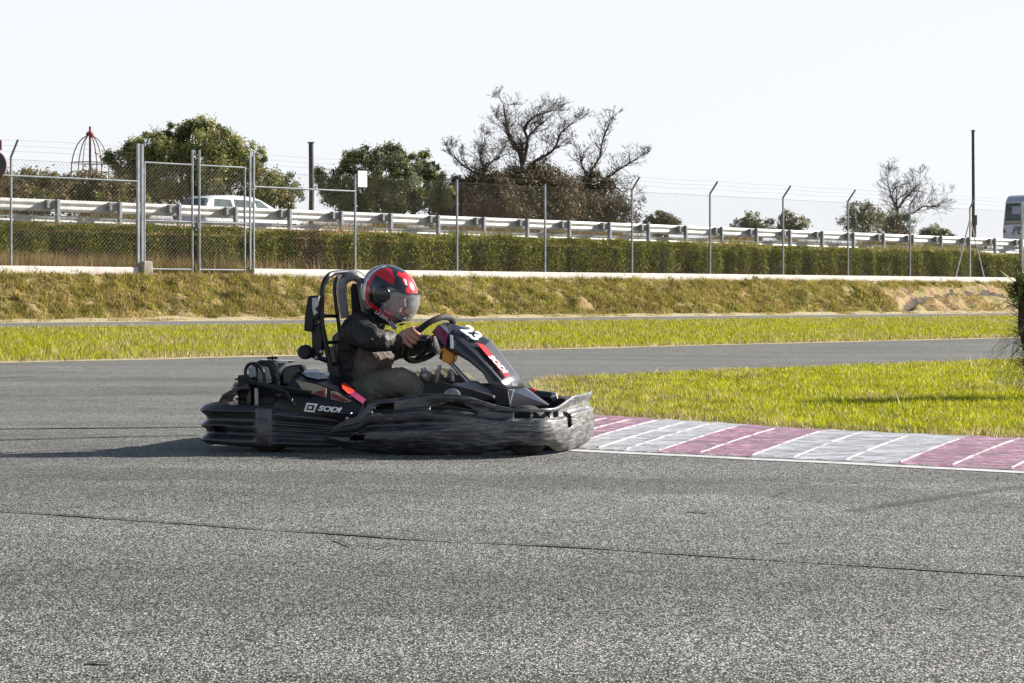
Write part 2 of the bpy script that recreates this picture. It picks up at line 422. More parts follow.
# ------------------------------------------------------------------ blades of grass
def vnoise(P, sc, seed=0):
    """cheap smooth value noise for arrays of 2-D points"""
    q = P * sc + seed * 17.3; i = np.floor(q).astype(int); f = q - i; f = f * f * (3 - 2 * f)
    def h(a, b_): n = (a * 374761393 + b_ * 668265263 + seed * 974711) & 0x7fffffff; n = (n ^ (n >> 13)) * 1274126177 & 0x7fffffff; return (n & 0xffff) / 65535.
    a, b_ = i[:, 0], i[:, 1]
    return (h(a, b_) * (1 - f[:, 0]) + h(a + 1, b_) * f[:, 0]) * (1 - f[:, 1]) + (h(a, b_ + 1) * (1 - f[:, 0]) + h(a + 1, b_ + 1) * f[:, 0]) * f[:, 1]
def blades(name, P, z, hgt, wid, col, label=None, lean=.5, matn='grass', kind='stuff', parent=None):
    n = len(P); a = rng.uniform(0, 2 * np.pi, n); la = rng.uniform(0, 2 * np.pi, n); ll = rng.uniform(0, lean, n) * hgt
    base = np.c_[P, z]; dx = np.c_[np.cos(a), np.sin(a), np.zeros(n)] * (wid / 2)[:, None]
    top = base + np.c_[np.cos(la) * ll, np.sin(la) * ll, hgt]
    V = np.stack([base - dx, base + dx, top], 1).reshape(-1, 3)
    me = fast_mesh(name, V, n, 3, col, matn); o = obj_from(me, name, parent)
    return tag(o, label=label, kind=kind) if kind else o
def grass_cols(P, dry, lush=((.22, .265, .006), (.42, .40, .012)), dryc=((.42, .36, .16), (.30, .24, .10))):
    n = len(P); k = rng.random(n)[:, None]; g = np.array(lush[0]) * (1 - k) + np.array(lush[1]) * k
    k2 = rng.random(n)[:, None]; d = np.array(dryc[0]) * (1 - k2) + np.array(dryc[1]) * k2
    m_ = (rng.random(n) < dry)[:, None]
    return np.where(m_, d, g) * rng.uniform(.5, 1.45, n)[:, None]
# near island
xy0 = WPOLY.min(0); xy1 = WPOLY.max(0); xy1 = np.minimum(xy1, [9.5, 27])
P = rng.uniform(xy0, xy1, (900000, 2))
P = P[(np.abs(P[:, 0] / P[:, 1]) < .29)]; P = P[in_poly(P, WPOLY)]
keep = rng.random(len(P)) < np.clip((13.0 / P[:, 1]) ** 1.1, .3, 1); P = P[keep]
ed = poly_dist(P, WPOLY)
patch = vnoise(P, 1.3, 1) * .6 + vnoise(P, 5, 2) * .4
tipd = np.clip(1 - (P[:, 0] - .2) / 1.6, 0, 1)
dry = np.clip(.10 + .55 * (ed < .22) + .5 * tipd + .5 * (patch > .68), 0, .92)
keep = rng.random(len(P)) < np.clip(1.1 - .75 * (ed < .12) - .45 * tipd, .12, 1); P, ed, dry, patch = P[keep], ed[keep], dry[keep], patch[keep]
fine_ = vnoise(P, 9, 21); h = .8 * (.018 + .045 * rng.random(len(P)) ** 1.5) * (.5 + .7 * patch + .7 * (fine_ - .35))
tall = (rng.random(len(P)) < .0012); h[tall] *= 3.2; dry[tall] = 1
blades('island_grass', P, np.full(len(P), .01), h, rng.uniform(.005, .012, len(P)) * (P[:, 1] / 14), grass_cols(P, dry) * (.55 + .9 * fine_)[:, None], 'short yellow green grass on the island beside the kerb', .9)
# mid strip
def st_points(n, t0, t1, s0, s1):
    t = rng.uniform(t0, t1, n); s = rng.uniform(s0, s1, n)
    return A0 + t[:, None] * U + s[:, None] * NN, t, s
P, t, s = st_points(460000, -18, 42, 10.1, 24.4)
k = (np.abs(P[:, 0] / P[:, 1]) < .28); P, t, s = P[k], t[k], s[k]
pt = vnoise(P, .6, 4) * .6 + vnoise(P, 2.2, 5) * .4
dry = np.clip(.15 + .6 * (s > 24.0) + .35 * (s < 11.5) + .5 * (pt > .62) + .6 * (np.abs(s - 13.2 - 0.6 * pt) < .25), 0, .95)
z = np.interp(s, [10, 28], [.15, 0])
blades('verge_grass', P, z, (.03 + .06 * rng.random(len(P)) ** 1.6) * (.3 + .7 * pt + .7 * vnoise(P, 4, 23)), rng.uniform(.012, .024, len(P)) * np.clip(P[:, 1] / 30, .7, 1.6), grass_cols(P, dry), 'bright grass strip between the two far roads', .9)
# bank grass: tufts
P, t, s = st_points(190000, -4, 44, .8, 3.0)
pn = vnoise(P, .9, 7) * .5 + vnoise(P, 2.6, 8) * .5
hollow = (t > TR[0][0] + .1) & (s > 1.3) & (t < TR[-1][0] + 2)
k = (rng.random(len(P)) < np.clip((pn - .42) * 5, .05, 1)) & ~(hollow & (rng.random(len(P)) < .62))
P, t, s, pn = P[k], t[k], s[k], pn[k]
zb = np.array([zs(b_) + bank_z(a_, b_) for a_, b_ in zip(t, s)]) - .01
ok = np.array([seg_dist((a_, b_), TR) > .24 for a_, b_ in zip(t, s)])
P, t, s, pn, zb = P[ok], t[ok], s[ok], pn[ok], zb[ok]
dry = np.clip(.50 + .5 * (s < .95) + .4 * (pn > .60) + .3 * (t < 9), 0, .95)
blades('bank_grass', P, zb, (.04 + .09 * rng.random(len(P)) ** 1.5) * (.6 + .7 * pn), rng.uniform(.016, .035, len(P)), grass_cols(P, dry, ((.20, .215, .018), (.36, .33, .04)), ((.46, .36, .14), (.34, .25, .10))), 'dry patchy grass growing on the earth bank', .9)
nT = 2600; Pc, tc_, sc2 = st_points(nT, -4, 42, .9, 2.6); k = ~((tc_ > TR[0][0] - .3) & (tc_ < TR[-1][0] + 1) & (sc2 > 1.1)); Pc, tc_, sc2 = Pc[k], tc_[k], sc2[k]
q_ = rng.normal(size=(len(Pc), 55, 2)) * rng.uniform(.05, .13, len(Pc))[:, None, None]; P = (Pc[:, None] + q_).reshape(-1, 2)
zc = np.repeat(np.array([zs(b_) + bank_z(a_, b_) for a_, b_ in zip(tc_, sc2)]), 55); dd_ = P - np.repeat(Pc, 55, axis=0); zc = zc + (dd_ @ NN) * -.62 - .01
gc = grass_cols(P, np.full(len(P), .4), ((.17, .19, .018), (.32, .31, .04)), ((.42, .33, .13), (.28, .21, .08))) * np.repeat(rng.uniform(.35, 1.5, len(Pc)), 55)[:, None]
blades('bank_tussocks', P, zc, np.repeat(rng.uniform(.05, .15, len(Pc)), 55) * rng.uniform(.5, 1.1, len(P)), rng.uniform(.014, .03, len(P)), gc, 'coarse tussocks dotted over the earth bank', 1.1)
# rough growth behind the hedge and along the public road
P, t, s = st_points(2600, 8, 26, 31.05, 31.7)
k = rng.random(len(P)) < vnoise(P, 2.5, 51) * 1.1 - .25; P = P[k]
blades('verge_weeds', P, np.full(len(P), .008), .05 + .22 * rng.random(len(P)) ** 1.8, rng.uniform(.004, .009, len(P)), grass_cols(P, np.full(len(P), .8)), 'thin dry weeds along the far edge of the grass island', .5)
P, t, s = st_points(70000, -4, 48, -5.3, -2.0)
blades('roadside_grass', P, np.interp(s, [-4.6, -2.4, -1.2], [2.68, 2.2, 1.4]) - .02, (.04 + .26 * rng.random(len(P)) ** 2) * (.1 + 1.4 * vnoise(P, .8, 31)), rng.uniform(.015, .04, len(P)), grass_cols(P, np.where(t < 16, .75, .35), ((.12, .15, .02), (.24, .25, .04)), ((.38, .26, .13), (.28, .16, .08))), 'tall dry grass below the guardrail', .6)
P, t, s = st_points(60000, -6, 60, -12.9, -11.8)
blades('far_verge_grass', P, np.full(len(P), 2.58), (.45 + .55 * rng.random(len(P))) * (.6 + .6 * vnoise(P, .5, 41)), rng.uniform(.03, .06, len(P)), grass_cols(P, np.full(len(P), .7), ((.12, .13, .03), (.18, .17, .05)), ((.26, .17, .09), (.18, .11, .06))), 'brown dry growth on the far side of the public road', .5)
P, t, s = st_points(16000, -3, 12, -.62, -.2)
k = rng.random(len(P)) < np.clip(1.1 - t / 9, .05, 1); P, t, s = P[k], t[k], s[k]
blades('dry_stalks', P, np.full(len(P), 1.28), .15 + .55 * rng.random(len(P)), rng.uniform(.01, .025, len(P)), grass_cols(P, np.full(len(P), .85), dryc=((.45, .33, .18), (.35, .24, .12))), 'pale dry stalks at the foot of the hedge', .35)
P, t, s = st_points(9000, -2, 46, .1, .4)
blades('wall_foot_grass', P, np.full(len(P), 1.28), .03 + .12 * rng.random(len(P)) ** 2 * (vnoise(P, .8, 3) + .2), rng.uniform(.012, .03, len(P)), grass_cols(P, np.full(len(P), .6), ((.12, .14, .03), (.2, .2, .04))), 'straggly grass at the foot of the white wall', .6)

# ------------------------------------------------------------------ kerb, line, joints
def kerb_mat(name, c, worn):
    m, nt, b = newmat(name); v = coords(nt, (1, 1, 1)); v2 = coords(nt, (1.2, 3.2, 1))
    n = noise_n(nt, v, 13, 9, .8); n2 = noise_n(nt, v2, 4, 6, .7, .8); n3 = noise_n(nt, v2, 11, 5, .7, 1.2)
    cc = ramp(nt, n, [(.36, tuple(x * .7 for x in c)), (.48, c), (.58, worn)])
    cc = mix(nt, cc, tuple(x * .28 for x in worn), ramp(nt, n2, [(.46, (0, 0, 0)), (.56, (.85,) * 3)]))
    cc = mix(nt, cc, tuple(min(1, x * 1.1) for x in worn), ramp(nt, n3, [(.50, (0, 0, 0)), (.64, (.6,) * 3)]))
    lnk(nt, cc, b.inputs['Base Color']); b.inputs['Roughness'].default_value = .6
    bump(nt, b, n, .8, .006); return m
M['kerb_red'] = kerb_mat('kerb_faded_red', (.25, .075, .14), (.42, .29, .36))
M['kerb_white'] = kerb_mat('kerb_faded_white', (.36, .37, .41), (.46, .47, .50))
M['kerb_ridge'] = mat('kerb_ridge_paint', (.48, .44, .46), (.20, .13, .17), 9, .7, lo=.46, hi=.66)
kn = [G(*p) for p in K_NEAR]
def lerp_col(poly, px):
    """point of a kerb edge in image column px (edge given by its pixel rows)"""
    for a, b_ in zip(poly, poly[1:]):
        if a[0] <= px <= b_[0]: return G(px, a[1] + (b_[1] - a[1]) * (px - a[0]) / (b_[0] - a[0]))
    a, b_ = (poly[-2], poly[-1]) if px > poly[-1][0] else (poly[0], poly[1])
    return G(px, a[1] + (b_[1] - a[1]) * (px - a[0]) / (b_[0] - a[0]))
cells = [452, 480, 508, 535, 562, 594, 622, 655, 697, 749, 791, 843, 897, 949, 1008, 1070, 1135, 1200]
shift = lambda x: 77 + max(0, (800 - x)) * .12
KN = [(440, 442)] + K_NEAR; KF = [(530, 410.5)] + K_FAR
kerb = empty('kerb', (0, 0, 0), label='raised trackside kerb painted in worn red and white blocks', cat='kerb')
colr = 'WRRRWWWRRWWWRRRWWW'
def kz(v): return .0065 + .020 * math.sin(min(1, v / .8) * math.pi / 2) * (1 if v < .93 else .6)
prev = None
for i in range(len(cells) - 1):
    q = []
    for c in (cells[i], cells[i + 1]):
        n_ = lerp_col(KN, c); f_ = lerp_col(KF, c + shift(c)); q.append((n_, f_))
    b = MB(); secs = []
    for kx in range(0, 5):
        u_ = kx / 4; sec = []
        for j in range(0, 9):
            v_ = j / 8; p = (q[0][0].lerp(q[0][1], v_)).lerp(q[1][0].lerp(q[1][1], v_), u_)
            sec.append((p.x, p.y, kz(v_) - .004 * math.sin(u_ * math.pi)))
        secs.append(sec)
    b.loft(secs, caps=False, closed=False)
    b.build('kerb_block', 'kerb_red' if colr[i] == 'R' else 'kerb_white', kerb)
    r_ = MB(); rs = []
    for j in range(0, 17):
        v_ = .03 + .87 * j / 16; p = q[1][0].lerp(q[1][1], v_); rs.append(Vector((p.x, p.y, kz(v_) - .004 + .005 * mnoise.noise(p * 9))))
    r_.tube(rs, [.008] * 15 + [.006, .003], 6); r_.build('kerb_ridge', 'kerb_ridge', kerb)
# white edge line along the kerb foot
def line_sheet(name, pts, w, matn, z=.012, wob=0):
    b = MB(); P_ = [Vector((p[0], p[1], 0)) for p in pts]; sec = []
    for i, p in enumerate(P_):
        d = (P_[min(i + 1, len(P_) - 1)] - P_[max(i - 1, 0)]).normalized(); n_ = Vector((-d.y, d.x, 0))
        k_ = 1 + wob * mnoise.noise(p * 3); q = p + n_ * (.03 * wob * mnoise.noise(p * 2.1))
        sec.append([(q.x - n_.x * w / 2 * k_, q.y - n_.y * w / 2 * k_, z), (q.x + n_.x * w / 2 * k_, q.y + n_.y * w / 2 * k_, z)])
    b.loft(sec, caps=False, closed=False); return tag(b.build(name, matn), kind='structure')
line_sheet('edge_line', [G(x, y + 2.3) for x, y in [(440, 442)] + K_NEAR], .10, 'white_line', .0065)
def pixline(pts, n=80):
    out = []
    for a, b_ in zip(pts, pts[1:]):
        for k in range(n // (len(pts) - 1)):
            u_ = k / (n // (len(pts) - 1)); out.append(G(a[0] + (b_[0] - a[0]) * u_, a[1] + (b_[1] - a[1]) * u_))
    return out + [G(*pts[-1])]
line_sheet('asphalt_joint', pixline([(-150, 505), (0, 513), (200, 526), (400, 540), (640, 553), (1024, 578), (1180, 588)], 160), .020, 'joint', .0085, .9)
line_sheet('asphalt_joint', pixline([(-150, 430.5), (0, 430), (200, 428), (240, 427.5)], 60), .06, 'joint', .0085, .7)
line_sheet('asphalt_joint', pixline([(-150, 442), (0, 441), (200, 436)], 60), .035, 'joint', .0085, .9)
M['skid'] = glass('rubber_skid', (.02, .02, .02), .35); M['skid'].node_tree.nodes['Principled BSDF'].inputs['Roughness'].default_value = .9
line_sheet('skid_mark', pixline([(850, 513), (900, 505), (960, 496), (1024, 488), (1120, 478)], 80), .07, 'skid', .0087, .3)
line_sheet('skid_mark', pixline([(-60, 382), (60, 375), (200, 368), (300, 362)], 60), .30, 'skid', .0087, .3)

M['rubbered'] = glass('rubbered_line', (.03, .03, .03), .16); M['rubbered'].node_tree.nodes['Principled BSDF'].inputs['Roughness'].default_value = .9
line_sheet('rubbered_line', pixline([(-150, 468), (200, 476), (520, 482), (800, 492), (1180, 520)], 120), .55, 'rubbered', .0062, .5)
line_sheet('rubbered_line', pixline([(-150, 398), (100, 396), (300, 392), (460, 384)], 80), .5, 'rubbered', .0062, .5)
for (x0_, y0_, x1_, y1_, w_) in ((240, 640, 262, 642, .010), (940, 610, 952, 612, .010), (560, 600, 568, 601, .012), (688, 513.5, 706, 515, .02), (780, 544, 794, 545, .012), (88, 666, 112, 667, .012), (120, 590, 134, 590.5, .010), (335, 542, 352, 549, .010)):
    line_sheet('rubber_scuff', pixline([(x0_, y0_), (x1_, y1_)], 8), w_, 'joint', .0089, .8)
# ------------------------------------------------------------------ hedge
def leafcloud(name, pts, size, col, matn, parent=None, flat=0):
    n = len(pts); sz = rng.uniform(.6, 1.3, n) * size
    a = rng.normal(size=(n, 3)); a /= np.linalg.norm(a, axis=1)[:, None]
    b_ = rng.normal(size=(n, 3)); b_ -= (b_ * a).sum(1)[:, None] * a; b_ /= np.linalg.norm(b_, axis=1)[:, None]
    a *= sz[:, None]; b_ *= (sz * .42)[:, None]
    V = np.stack([pts - a * .5, pts - b_ * .5, pts + a * .5, pts + b_ * .5], 1).reshape(-1, 3)
    return obj_from(fast_mesh(name, V, n, 4, col, matn), name, parent)
def cols(n, stops, spread=.25):
    st = np.array(stops); k = rng.integers(0, len(st), n); return st[k] * rng.uniform(1 - spread, 1 + spread, n)[:, None]
HG = empty('hedge', (*W(20, -1.1), 1.3), label='long clipped green hedge growing behind the wire fence', cat='hedge')
org = np.array([*W(20, -1.1), 1.3])
n = 120000; t = rng.uniform(-3.5, 52, n); top = 2.6 - .0045 * np.clip(t, 0, 40)
P2 = np.c_[t, np.zeros(n)]
top = top + .26 * (vnoise(P2, 1.1, 11) - .5) + .20 * (vnoise(P2, 4, 12) - .5) + .3 * (rng.random(n) < .03) * rng.random(n)
fr = rng.random(n); onf = fr < .62; s = np.where(onf, -.62 + .22 * (vnoise(np.c_[t, rng.random(n) * 0], 2.1, 13) - .5) - np.abs(rng.normal(0, .07, n)), rng.uniform(-1.7, -.6, n))
z = np.where(onf, 1.32 + (top - 1.32) * rng.random(n), top - np.abs(rng.normal(0, .07, n)))
gap = (np.abs(t - 9.6) < .45) | ((vnoise(np.c_[t, z * .6], 1.7, 15) < .17) & (z < 2.0))
xy = A0 + t[:, None] * U + s[:, None] * NN
c = cols(n, [(.145, .17, .012), (.23, .245, .018), (.085, .105, .010), (.29, .27, .04)], .25)
str_ = vnoise(np.c_[t * 5, z * 1.2], 1, 16); c = c * (.72 + .5 * str_)[:, None]
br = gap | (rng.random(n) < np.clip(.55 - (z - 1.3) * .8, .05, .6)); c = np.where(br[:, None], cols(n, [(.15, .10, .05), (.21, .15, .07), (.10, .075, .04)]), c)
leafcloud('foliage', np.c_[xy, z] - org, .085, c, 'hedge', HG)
b = MB()
for k in range(150):
    t_ = -3.5 + k * .37; x, y = W(t_, -1.15 + .2 * random.uniform(-1, 1)); 
    b.tube([(x - org[0], y - org[1], -.02), (x - org[0] + .05, y - org[1], .5), (x - org[0] + random.uniform(-.2, .2), y - org[1], 1.0)], [.03, .025, .012], 5)
b.build('branches', 'bark', HG)
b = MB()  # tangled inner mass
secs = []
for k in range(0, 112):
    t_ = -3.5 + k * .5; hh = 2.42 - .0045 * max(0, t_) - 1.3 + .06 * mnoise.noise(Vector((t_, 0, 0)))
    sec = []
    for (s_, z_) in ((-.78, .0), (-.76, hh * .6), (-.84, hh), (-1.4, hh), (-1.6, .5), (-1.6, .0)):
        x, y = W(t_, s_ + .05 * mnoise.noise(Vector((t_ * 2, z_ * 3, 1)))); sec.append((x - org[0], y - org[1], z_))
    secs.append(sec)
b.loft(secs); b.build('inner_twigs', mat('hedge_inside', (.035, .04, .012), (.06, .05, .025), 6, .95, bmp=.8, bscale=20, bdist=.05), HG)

# ------------------------------------------------------------------ fence, gate, wall
def tpx(px): x, y = at_s(px, 0); return st_of(x, y)[0]
def wallseg(px0, px1, label, t_ext=None):
    t0 = tpx(px0) if px0 is not None else -8; t1 = t_ext if t_ext else tpx(px1)
    b = MB(); x0, y0 = W(t0, 0); secs = []
    for k in range(0, 41):
        t_ = t0 + (t1 - t0) * k / 40; sec = []
        for (s_, z_) in ((.12, -.08), (.11, .21), (.085, .235), (-.085, .235), (-.11, .21), (-.12, -.08)):
            x, y = W(t_, s_ + .012 * mnoise.noise(Vector((t_, z_ * 4, 3)))); sec.append((x - x0, y - y0, z_ + .01 * mnoise.noise(Vector((t_ * 1.5, 1, s_)))))
        secs.append(sec)
    b.loft(secs); o = b.build('low_wall', 'whitewall', angle=50); o.location = (x0, y0, 1.28); return tag(o, label=label, cat='wall')
wallseg(None, 136, 'low whitewashed concrete wall left of the metal gate')
wallseg(252, 1013, 'long low whitewashed concrete wall right of the metal gate')
def chainlink(parent, t0, t1, z0, z1, o, cell=.11, r=.0016, s=0.0):
    b = MB(); H = z1 - z0; L = t1 - t0; k = -H
    while k < L:
        for sgn in (0, 1):
            a0, a1 = k, k + H; h0, h1 = (0, H)
            lo, hi = max(a0, 0), min(a1, L)
            if hi - lo < .02: continue
            if sgn == 0: pa, pb = (lo, lo - k), (hi, hi - k)
            else: pa, pb = (lo, H - (lo - k)), (hi, H - (hi - k))
            x, y = W(t0 + pa[0], s + .004 * (1 if sgn else -1)); x2, y2 = W(t0 + pb[0], s + .004 * (1 if sgn else -1))
            b.tube([(x - o[0], y - o[1], z0 + pa[1] - o[2]), (x2 - o[0], y2 - o[1], z0 + pb[1] - o[2])], r, 3, caps=False)
        k += cell
    return b.build('chain_link', 'wire', parent, smooth=False)
def hrail(parent, t0, t1, z, o, r=.024, name='top_rail', s=0.02):
    b = MB(); x, y = W(t0, s); x2, y2 = W(t1, s)
    b.tube([(x - o[0], y - o[1], z - o[2]), (x2 - o[0], y2 - o[1], z - o[2])], r, 8); return b.build(name, 'galv', parent)
def fpost(parent, t, zb, zt, o, r=.03, arm=True, matn='galv'):
    x, y = W(t, 0); b = MB()
    pts = [(x - o[0], y - o[1], zb - o[2]), (x - o[0], y - o[1], zt - o[2])]
    b.tube(pts, r, 10); p = b.build('post', matn, parent)
    if arm:
        x2, y2 = W(t, .34); b = MB(); b.tube([(x - o[0], y - o[1], zt - .02 - o[2]), (x2 - o[0], y2 - o[1], zt + .38 - o[2])], r * .9, 8)
        b.build('arm', 'galv_dark', p)
    return p
def barbs(parent, t0, t1, o, zt=4.2):
    b = MB()
    for k in (1, 2, 3):
        s_ = .34 * k / 3; z_ = zt + .38 * k / 3
        pts = []
        n_ = max(2, int((t1 - t0) / 1.8))
        for i in range(n_ + 1):
            x, y = W(t0 + (t1 - t0) * i / n_, s_); pts.append((x - o[0], y - o[1], z_ - o[2] - (.03 if i % 2 else 0)))
        b.tube(pts, .003, 3, caps=False)
    for z_ in (4.12,):
        x, y = W(t0, 0); x2, y2 = W(t1, 0); b.tube([(x - o[0], y - o[1], z_ - o[2]), (x2 - o[0], y2 - o[1], z_ - o[2])], .005, 3)
    return b.build('barbed_wire', 'wire', parent)
ZW = 1.50
# left fence
o = (*W(0, 0), ZW); fl = empty('wire_fence', o, label='short chain link fence section left of the metal gate', cat='fence')
for t_ in (tpx(11), -3.6): fpost(fl, t_, ZW, 4.2, o)
hrail(fl, -3.6, tpx(137), 3.72, o); chainlink(fl, -3.6, tpx(137), ZW + .03, 4.1, o, r=.0026); barbs(fl, -3.6, tpx(137), o)
# right fence
px_posts = [355, 457, 545, 632, 710, 783, 848, 910]
t0 = tpx(253); o = (*W(t0, 0), ZW); fr_ = empty('wire_fence', o, label='long chain link fence with bent topped posts right of the gate', cat='fence')
for p_ in px_posts: fpost(fr_, tpx(p_), ZW, 4.2, o, arm=p_ not in (355, 457, 545), r=.034)
tl = tpx(970); p_ = fpost(fr_, tl, ZW, 4.2, o, arm=False, r=.034, matn='rail'); fpost(fr_, tpx(1022), ZW, 4.5, o, arm=False, matn='rail', r=.05)
b = MB()
for sg in (-1, 1):
    x, y = W(tl, 0); x2, y2 = W(tl + sg * .95, .0)
    b = MB(); b.tube([(x - o[0], y - o[1], 3.75 - o[2]), (x2 - o[0], y2 - o[1], ZW - o[2])], .026, 8); b.build('brace', 'rail', fr_)
x, y = W(tl, 0); b = MB(); b.tube([(x - o[0], y - o[1], 4.16 - o[2]), (x - o[0] + .16, y - o[1], 4.5 - o[2])], .03, 8); b.build('arm', 'galv_dark', fr_)
hrail(fr_, t0, tpx(355), 3.72, o); chainlink(fr_, t0, tpx(1022), ZW + .03, 4.12, o); barbs(fr_, t0, tpx(1022), o)
# gate
tg = [tpx(140), tpx(192), tpx(199), tpx(246), tpx(252)]; o = (*W(tg[0], 0), 1.33)
gt = empty('metal_gate', o, label='double leaf galvanised mesh gate between tall steel posts', cat='gate')
for t_, w_ in ((tg[0], .075), (tg[4], .05)):
    for dd, ww in ((-.06, w_ * .6), (.06, w_ * .55)):
        x, y = W(t_ + dd, 0); b = MB(); b.box((x - o[0], y - o[1], 1.68), (ww * 1.6, ww * 1.6, 3.36), (0, 0, math.atan2(U[1], U[0]))); b.build('gate_post', 'galv', gt, smooth=False, bevel=.005)
x, y = W(tg[0] + .12, .12); b = MB(); b.box((x - o[0], y - o[1], .14), (.3, .22, .4), (0, 0, .7), taper=.8); b.build('footing', 'concrete', gt, smooth=False, bevel=.02)
for (ta, tb, name) in ((tg[0] + .12, tg[1], 'gate_leaf'), (tg[2], tg[3] - .05, 'gate_leaf')):
    b = MB()
    def P3(t_, z_): x, y = W(t_, .01); return (x - o[0], y - o[1], z_ - o[2])
    for z_ in (1.47, 2.72, 4.22): b.tube([P3(ta, z_), P3(tb, z_)], .024, 8)
    for t_ in (ta, tb): b.tube([P3(t_, 1.4), P3(t_, 4.62 if t_ in (tg[1], tg[2]) else 4.24)], .03, 8)
    lf = b.build(name, 'galv', gt)
    ch = chainlink(lf, ta, tb, 1.47, 4.2, o, s=.0, r=.0030)
x, y = W((tg[1] + tg[2]) / 2, .05); b = MB(); b.box((x - o[0], y - o[1], 1.30), (.10, .06, .16)); b.build('lock', 'galv_dark', gt, smooth=False, bevel=.01)
# signs on the fence
x, y = W(tpx(361.5), .04); rot = Euler((0, 0, math.atan2(U[1], U[0]))).to_matrix()
b = MB(); b.box((0, 0, 0), (.33, .02, .46), rot); so = b.build('sign', 'white', smooth=False, bevel=.006); so.location = (x, y, zpix(179, y)); tag(so, label='small blank white sign plate fixed high on a fence post', cat='sign')
for dz_ in (-.12, .12):
    b = MB(); b.box((-.16 * U[0], -.16 * U[1] + .015, dz_), (.12, .02, .03), rot); b.build('clamp', 'galv', so, smooth=False)
x, y = at_s(-6, .6); z = zpix(165, y); rs = empty('round_sign', (x, y, 1.28), label='dark round sign with red rim cut by the left edge', cat='sign')
q = Matrix.Rotation(R(-14), 3, 'Z')
b = MB(); b.lathe([(0, -.012), (.305, -.012), (.31, 0)], (0, 0, z - 1.28), 'Y', 40, q); b.build('face_plate', 'signgrey', rs)
b = MB(); b.lathe([(.305, -.016), (.335, -.016), (.34, .0), (.335, .012), (0, .012)], (0, 0, z - 1.28), 'Y', 40, q); b.build('rim', 'rust_red', rs)
b = MB(); b.tube([(0, .05, 0), (0, .05, z - .85)], .03, 8); b.build('post', 'galv', rs)
b = MB(); b.box((.1, .03, zpix(145, y) - 1.28), (.16, .06, .24)); b.build('bracket', 'rust_red', rs, smooth=False, bevel=.01)

# ------------------------------------------------------------------ guardrail
RS = -6.0
gr = empty('guardrail', (*W(8, RS), 2.66), label='galvanised crash barrier on posts along the raised road', cat='guardrail'); o = (*W(8, RS), 2.66)
def wbeam(name, t0, t1, zc, s0, hh=.155, dep=.045, parent=gr, slope=0):
    prof = [(-1, 0), (-.86, .0), (-.62, 1), (-.38, 1), (-.12, .05), (.12, .05), (.38, 1), (.62, 1), (.86, 0), (1, 0)]
    b = MB(); secs = []
    for t_ in np.arange(t0, t1 + .1, 1.0):
        sec = []
        for (a_, d_) in prof:
            x, y = W(t_, s0 - dep + d_ * dep); sec.append((x - o[0], y - o[1], zc + a_ * hh + slope * (t_ - 10) - o[2]))
        secs.append(sec)
    b.loft(secs, caps=False, closed=False); return b.build(name, 'rail', parent, solid=.004, angle=60)
GTOP = 3.50
sl = -.0035
wbeam('rail_beam', -8, 54, GTOP - .18, RS - .16, hh=.175, slope=sl)
wbeam('lower_beam', -8, 54, GTOP - .56, RS - .30, hh=.105, slope=sl)
x0t = st_of(*at_s(57, RS))[0]
for k in range(-3, 30):
    t_ = x0t + 2.03 * k; zt = GTOP + sl * (t_ - 10)
    x, y = W(t_, RS + .03); b = MB(); b.box((x - o[0], y - o[1], (zt + 2.45) / 2 - .01 - o[2]), (.09, .14, zt - 2.45), (0, 0, math.atan2(U[1], U[0]))); b.build('post', 'galv', gr, smooth=False, bevel=.006)
    x, y = W(t_ - .16, RS - .06); b = MB(); b.box((x - o[0], y - o[1], zt - .15 - o[2]), (.34, .17, .24), (0, 0, math.atan2(U[1], U[0]))); b.build('spacer', 'galv_dark', gr, smooth=False, bevel=.01)

# ------------------------------------------------------------------ poles
def pole(px, pt, s, label, r=.09):
    x, y = at_s(px, s); zt = zpix(pt, y); g = zs(s) - .05
    b = MB(); b.tube([(0, 0, 0), (0.02, 0, (zt - g) * .5), (0, 0, zt - g)], [r, r * .92, r * .85], 10); p = b.build('utility_pole', 'wood'); p.location = (x, y, g)
    tag(p, label=label, cat='pole'); return p, zt - g
p, hh = pole(311, 142, -13, 'short dark wooden pole between the two leafy trees', .10)
b = MB(); b.box((0, 0, hh - .02), (.24, .24, .03)); b.build('cap', 'galv_dark', p, smooth=False)
p, hh = pole(973, 131, -13, 'tall dark wooden pole rising right of the small bare tree', .085)
b = MB(); b.box((0, -.02, hh), (.16, .16, .10)); b.build('insulator', 'galv_dark', p, smooth=False, bevel=.01)
b = MB(); b.tube([(.12, -.05, 0), (.12, -.05, 1.9)], .035, 6); b.box((.12, -.05, 2.0), (.12, .12, .5)); b.build('conduit', 'galv_dark', p)

# domed frame
x, y = at_s(90, -24); g = 2.5; zt = zpix(133, y)
df = empty('domed_frame', (x, y, g), label='red and grey open dome frame rising behind the bushes', cat='frame')
sc_ = y / F; rr = 18.5 * sc_; H = zt - g
for k in range(6):
    a = k * math.pi / 3 + .35; b = MB(); pts = []
    zs0 = zpix(172, y) - g
    pts.append((math.cos(a) * rr, math.sin(a) * rr, 0)); pts.append((math.cos(a) * rr, math.sin(a) * rr, zs0))
    for j in range(1, 9):
        ph = j / 8 * math.pi / 2; pts.append((math.cos(a) * rr * math.cos(ph), math.sin(a) * rr * math.cos(ph), zs0 + (H - zs0 - .1) * math.sin(ph)))
    b.tube(pts, .024, 6); b.build('rib', 'rust_red' if k % 2 else 'galv_dark', df)
b = MB(); b.tube([(0, 0, 0), (0, 0, H + .25)], .045, 8); b.build('mast', 'rust_red', df)
b = MB()
for zz in (zs0, zs0 + .35):
    pts = [(math.cos(a) * rr, math.sin(a) * rr, zz) for a in np.linspace(0, 2 * math.pi, 25)]; b.tube(pts, .022, 5)
